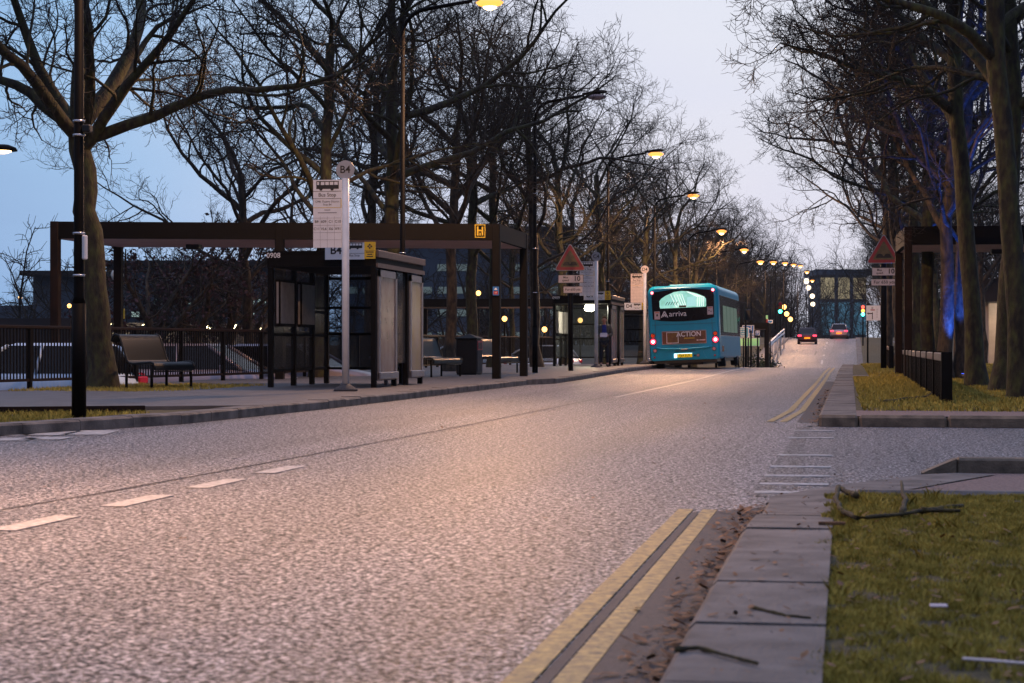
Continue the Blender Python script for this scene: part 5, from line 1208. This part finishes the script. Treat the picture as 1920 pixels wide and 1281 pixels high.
def grass(name, n, place, h, label, seed, w=.0035):
    rng = np.random.default_rng(seed); x, y, z = place(rng, n); n = len(x); a = rng.uniform(0, 6.28, n); hh = h * rng.uniform(.4, 1.3, n); ln = rng.normal(0, .45, (n, 2)) * hh[:, None]
    dx, dy = np.cos(a) * w, np.sin(a) * w
    v = np.zeros((n, 5, 3)); v[:, 0] = np.stack([x - dx, y - dy, z], 1); v[:, 1] = np.stack([x + dx, y + dy, z], 1)
    v[:, 2] = np.stack([x + dx * .7 + ln[:, 0] * .4, y + dy * .7 + ln[:, 1] * .4, z + hh * .6], 1); v[:, 4] = np.stack([x - dx * .7 + ln[:, 0] * .4, y - dy * .7 + ln[:, 1] * .4, z + hh * .6], 1)
    v[:, 3] = np.stack([x + ln[:, 0], y + ln[:, 1], z + hh], 1)
    o = bpy.data.objects.new(name, np_mesh(name, v.reshape(-1, 3), np.arange(n * 5).reshape(-1, 5), M['grass'])); COL.objects.link(o); return tag(o, label, 'grass', kind='stuff')
def clump(rng, n, x0, x1, y0, y1, k=400, sig=.05, frac=.5):
    x = rng.uniform(x0, x1, n); y = rng.uniform(y0, y1, n); c = np.stack([rng.uniform(x0, x1, k), rng.uniform(y0, y1, k)], 1); i = rng.integers(0, k, n); m_ = rng.uniform(0, 1, n) < frac
    x = np.where(m_, c[i, 0] + rng.normal(0, sig, n), x); y = np.where(m_, c[i, 1] + rng.normal(0, sig, n), y); return np.clip(x, x0, x1), np.clip(y, y0, y1)
def patchy(x, y, f, thr):
    return np.sin(x * f * 1.7 + 1.3) * np.sin(y * f + .4) + .6 * np.sin(x * f * 3.1 + y * f * 2.3) + .5 * np.sin(x * f * 5.3 - y * f * 4.1 + 2) > thr
def g1(rng, n):
    x, y = clump(rng, n * 2, -.1, 1.9, 3.4, 10.45, 900, .045); k = patchy(x, y, 7., -.62) & (x > -.06 + .03 * np.sin(y * 9) + .02 * np.sin(y * 23 + 1) + .015 * np.sin(y * 51)); x, y = x[k], y[k]; return x, y, np.where(y > 9.6, .08, .1)
grass('grass', 110000, g1, .022, 'short mossy grass on the near right corner', 1, .0022)
def g6(rng, n):
    x, y = clump(rng, n, -.04, 1.9, 3.5, 10.3, 70, .03, .97); return x, y, np.full(n, .098)
grass('grass', 5000, g6, .05, 'taller tufts standing in the mossy near corner grass', 14, .0026)
def g2(rng, n):
    x, y = clump(rng, n, .2, 6.5, 23.2, 48, 900, .15); return x, y, np.full(n, .11)
grass('grass', 70000, g2, .06, 'grass verge below the post rail on the right', 2, .007)
def g3(rng, n):
    x, y = clump(rng, n, -14, -8, 17.5, 22.2, 300, .12); return x, y, np.full(n, .065)
grass('grass', 26000, g3, .05, 'grass strip at the foot of the nearest lamp column', 9, .006)
def g4(rng, n):
    x, y = clump(rng, n, -13.6, -10.8, 31, 36.5, 120, .12, .8); return x, y, np.full(n, .115)
grass('grass', 6000, g4, .05, 'grass tufts around the big forked trunk and bench', 10, .006)
def g5(rng, n):
    x, y = clump(rng, n, .6, 6.5, 48, 120, 900, .3); return x, y, np.array([T(v) for v in y]) + .112
grass('grass', 30000, g5, .07, 'grass verge far along the right side', 11, .014)
M['moss'] = mat('mossy_dead_branch', (.012, .01, .007), .9, col2=(.07, .055, .012), scale=18, bump=.5, bscale=60)
def gp(px, py, z): return P(px, dist(py, z), z)
def branch(label, lines, z, r):
    o = Vector(gp(*lines[0][0], z)); b = MB()
    for ln in lines:
        pts = [Vector(gp(px, py, z)) - o + Vector((0, 0, r * .8 + dz)) for px, py, dz in [(q[0], q[1], q[2] if len(q) > 2 else 0) for q in ln]]
        out = []
        for a, c in zip(pts, pts[1:]):
            for k in range(4): out.append(a + (c - a) * k / 4 + Vector((random.gauss(0, r * .35), random.gauss(0, r * .35), 0)))
        out.append(pts[-1]); b.tube(out, [r * (1.15 - .6 * k / len(out)) * random.uniform(.8, 1.25) for k in range(len(out))], 7)
    return tag(b.build('fallen_branch', M['moss'], None, o), label, 'branch')
lines = [[(1607, 934), (1588, 927), (1571, 921, .01), (1566, 938), (1578, 962), (1605, 976), (1680, 970), (1730, 962), (1800, 962)], [(1690, 968), (1697, 945, .01), (1690, 918, .03)], [(1730, 962), (1760, 958), (1805, 952)]]
o = Vector(gp(1605, 976, .1)); 
branch('curved mossy dead branch lying on the grass corner at the right', [[(q[0], q[1]) + tuple(q[2:]) for q in l_] for l_ in lines], .125, .0125)
branch('thin bent twig lying across the near kerb', [[(1408, 1142), (1440, 1150), (1475, 1158), (1520, 1162)]], .12, .006)
branch('dark thin twig near the bottom edge of the kerb', [[(1270, 1222), (1310, 1218), (1370, 1235), (1420, 1248)]], .12, .006)
branch('dark broken branch on the grass by the post rail', [[(1655, 758), (1690, 752), (1735, 748), (1750, 738), (1762, 728)]], .12, .025)
q = gp(1560, 985, .12); tag(MB().box((0, 0, .008), (.11, .018, .014), Euler((0, 0, .05)), .003).build('wood_chip', M['litter'], None, q), 'orange wood chip on the edge of the kerb', 'wood chip')
q = gp(1760, 1149, .1); tag(MB().box((0, 0, .02), (.05, .022, .006), Euler((.2, 0, .1)), .002).build('litter_scrap', M['paper'], None, q), 'small white scrap of litter on the grass', 'litter')
q = gp(1870, 1256, .1); tag(MB().box((0, 0, .02), (.16, .016, .006), Euler((.0, .03, -.15)), .002).build('litter_strip', M['pink'], None, q), 'pale strip of litter at the bottom right corner', 'litter')
# scrub by the roadside beyond the bus
def shrub(px, d, r, label):
    x, y, _ = P(px, d); rng = np.random.default_rng(int(px)); n = 900; u = norm(rng.normal(0, 1, (n, 3))); u[:, 2] = np.abs(u[:, 2]); p = u * (r * rng.uniform(.5, 1, (n, 1)) * (1 + .25 * np.sin(u[:, :1] * 7))); a = norm(rng.normal(0, 1, (n, 3))); c = norm(np.cross(a, rng.normal(0, 1, (n, 3)))); s = rng.uniform(.04, .1, (n, 1))
    v = np.stack([p - a * s, p + c * s * .5, p + a * s, p - c * s * .5], 1).reshape(-1, 3); t = thing('shrub', label, 'shrub', (x, y, T(y)))
    o = bpy.data.objects.new('foliage', np_mesh('foliage', v, np.arange(n * 4).reshape(-1, 4), M['shrub'], False)); COL.objects.link(o); o.parent = t
    MB().tube([(0, 0, -.1), (0, 0, r * .7)], [.04, .02], 6).build('stem', M['bark2'], t)
shrub(1412, 124, 1.3, 'low dark shrub under the notice board'); shrub(1436, 130, 1.1, 'low dark shrub at the foot of the handrail')

# ------------------------------------------------------------------ blue uplights among the right trees
def uplight(loc, aim, e, label):
    t = thing('uplight', label, 'lamp', loc)
    MB().lathe((0, 0, 0), [(.1, 0), (.1, .1), (.08, .14)], 14).build('housing', M['black'], t); MB().lathe((0, 0, .141), [(.07, 0), (.07, .006)], 14).build('lens', emit('blue_lens', (.05, .12, 1), 3), t)
    d = Vector(aim) - Vector(loc); light('blue_light', 'SPOT', (0, 0, .2), (.03, .13, 1), e, t, .05, R(44), .5, d.to_track_quat('-Z', 'Y').to_euler())
BX, BY, _ = P(1809, 43.2); uplight((BX, BY, .12), P(1783, 43.8, 2.6), 1300, 'blue uplight on the grass behind the leaning mossy tree')
BX, BY, _ = P(1728, 58.6); uplight((BX, BY, .12), P(1712, 58, 5), 2600, 'blue uplight behind the right canopy post')
BX, BY, _ = P(1900, 40.5); uplight((BX, BY, .12), P(1860, 42, 6), 2600, 'blue uplight at the right edge of the picture')

# ------------------------------------------------------------------ sky, camera
w = bpy.data.worlds.new('World'); S.world = w; w.use_nodes = True; N = w.node_tree.nodes; L = w.node_tree.links; bg = N['Background']
sky = N.new('ShaderNodeTexSky'); sky.sky_type = 'NISHITA'; sky.sun_disc = False; sky.sun_elevation = R(-1.0); sky.sun_rotation = R(-8); sky.air_density = 1.2; sky.dust_density = 2.
tc = N.new('ShaderNodeTexCoord'); sep = N.new('ShaderNodeSeparateXYZ'); L.new(tc.outputs['Generated'], sep.inputs[0])
# afterglow: paler towards the road's end, bluer away from it and higher up
dt = N.new('ShaderNodeVectorMath'); dt.operation = 'DOT_PRODUCT'; g = Vector((.03, 1, .2)).normalized(); dt.inputs[1].default_value = g; L.new(tc.outputs['Generated'], dt.inputs[0])
rp = N.new('ShaderNodeValToRGB'); e = rp.color_ramp.elements
e[0].position = .0; e[0].color = (.04, .07, .14, 1); e[1].position = 1.; e[1].color = (.73, .77, .89, 1)
for p, c in ((.5, (.06, .1, .2)), (.85, (.2, .36, .64)), (.915, (.3, .52, .82)), (.955, (.47, .63, .88)), (.985, (.7, .745, .89))): k = e.new(p); k.color = (*c, 1)
cm = N.new('ShaderNodeMapping'); cm.inputs['Scale'].default_value = (3, 3, 12); L.new(tc.outputs['Generated'], cm.inputs['Vector']); cn = N.new('ShaderNodeTexNoise'); cn.inputs['Scale'].default_value = 1.6; cn.inputs['Detail'].default_value = 4; L.new(cm.outputs[0], cn.inputs['Vector'])
cr = N.new('ShaderNodeMapRange'); cr.inputs['To Min'].default_value = -.022; cr.inputs['To Max'].default_value = .022; L.new(cn.outputs['Fac'], cr.inputs['Value']); ca = N.new('ShaderNodeMath'); L.new(dt.outputs['Value'], ca.inputs[0]); L.new(cr.outputs[0], ca.inputs[1]); L.new(ca.outputs[0], rp.inputs['Fac'])
mx = N.new('ShaderNodeMixRGB'); mx.blend_type = 'ADD'; mx.inputs['Fac'].default_value = .06; L.new(rp.outputs['Color'], mx.inputs[1]); L.new(sky.outputs['Color'], mx.inputs[2])
up = N.new('ShaderNodeMapRange'); up.interpolation_type = 'SMOOTHSTEP'; up.inputs['From Min'].default_value = .22; up.inputs['From Max'].default_value = .75; L.new(sep.outputs['Z'], up.inputs['Value'])
mu = N.new('ShaderNodeMixRGB'); L.new(up.outputs['Result'], mu.inputs['Fac']); L.new(mx.outputs[0], mu.inputs[1]); mu.inputs[2].default_value = (.54, .62, .96, 1)
L.new(mu.outputs[0], bg.inputs['Color']); bg.inputs['Strength'].default_value = 1.0
cam = bpy.data.cameras.new('Camera'); co = bpy.data.objects.new('Camera', cam); COL.objects.link(co); S.camera = co
co.location = (0, 0, CZ); co.rotation_euler = (R(90), 0, A); cam.lens = 70; cam.sensor_width = 36; cam.shift_y = 9.5 / 1920; cam.clip_end = 8000; cam.clip_start = .05
cam.dof.use_dof = True; cam.dof.focus_distance = 44; cam.dof.aperture_fstop = 8
S.view_settings.view_transform = 'Standard'; S.view_settings.look = 'None'; S.view_settings.exposure = 0; S.view_settings.gamma = 1
S.cycles.use_denoising = True; S.cycles.max_bounces = 5; S.cycles.transparent_max_bounces = 12; S.cycles.sample_clamp_indirect = 4; S.cycles.use_light_tree = True
S.render.film_transparent = False

b = MB(); b.b2(-90, 60, -6, 470, -4, 26)
hz = b.build('haze', []); tag(hz, 'thin evening haze over the road', 'haze', kind='stuff')
hm = bpy.data.materials.new('haze_air'); hm.use_nodes = True; hn = hm.node_tree.nodes; hn.remove(hn['Principled BSDF']); pv = hn.new('ShaderNodeVolumePrincipled'); pv.inputs['Density'].default_value = .00012; pv.inputs['Color'].default_value = (.7, .8, .95, 1)
hm.node_tree.links.new(pv.outputs[0], hn['Material Output'].inputs['Volume']); hz.data.materials.append(hm)
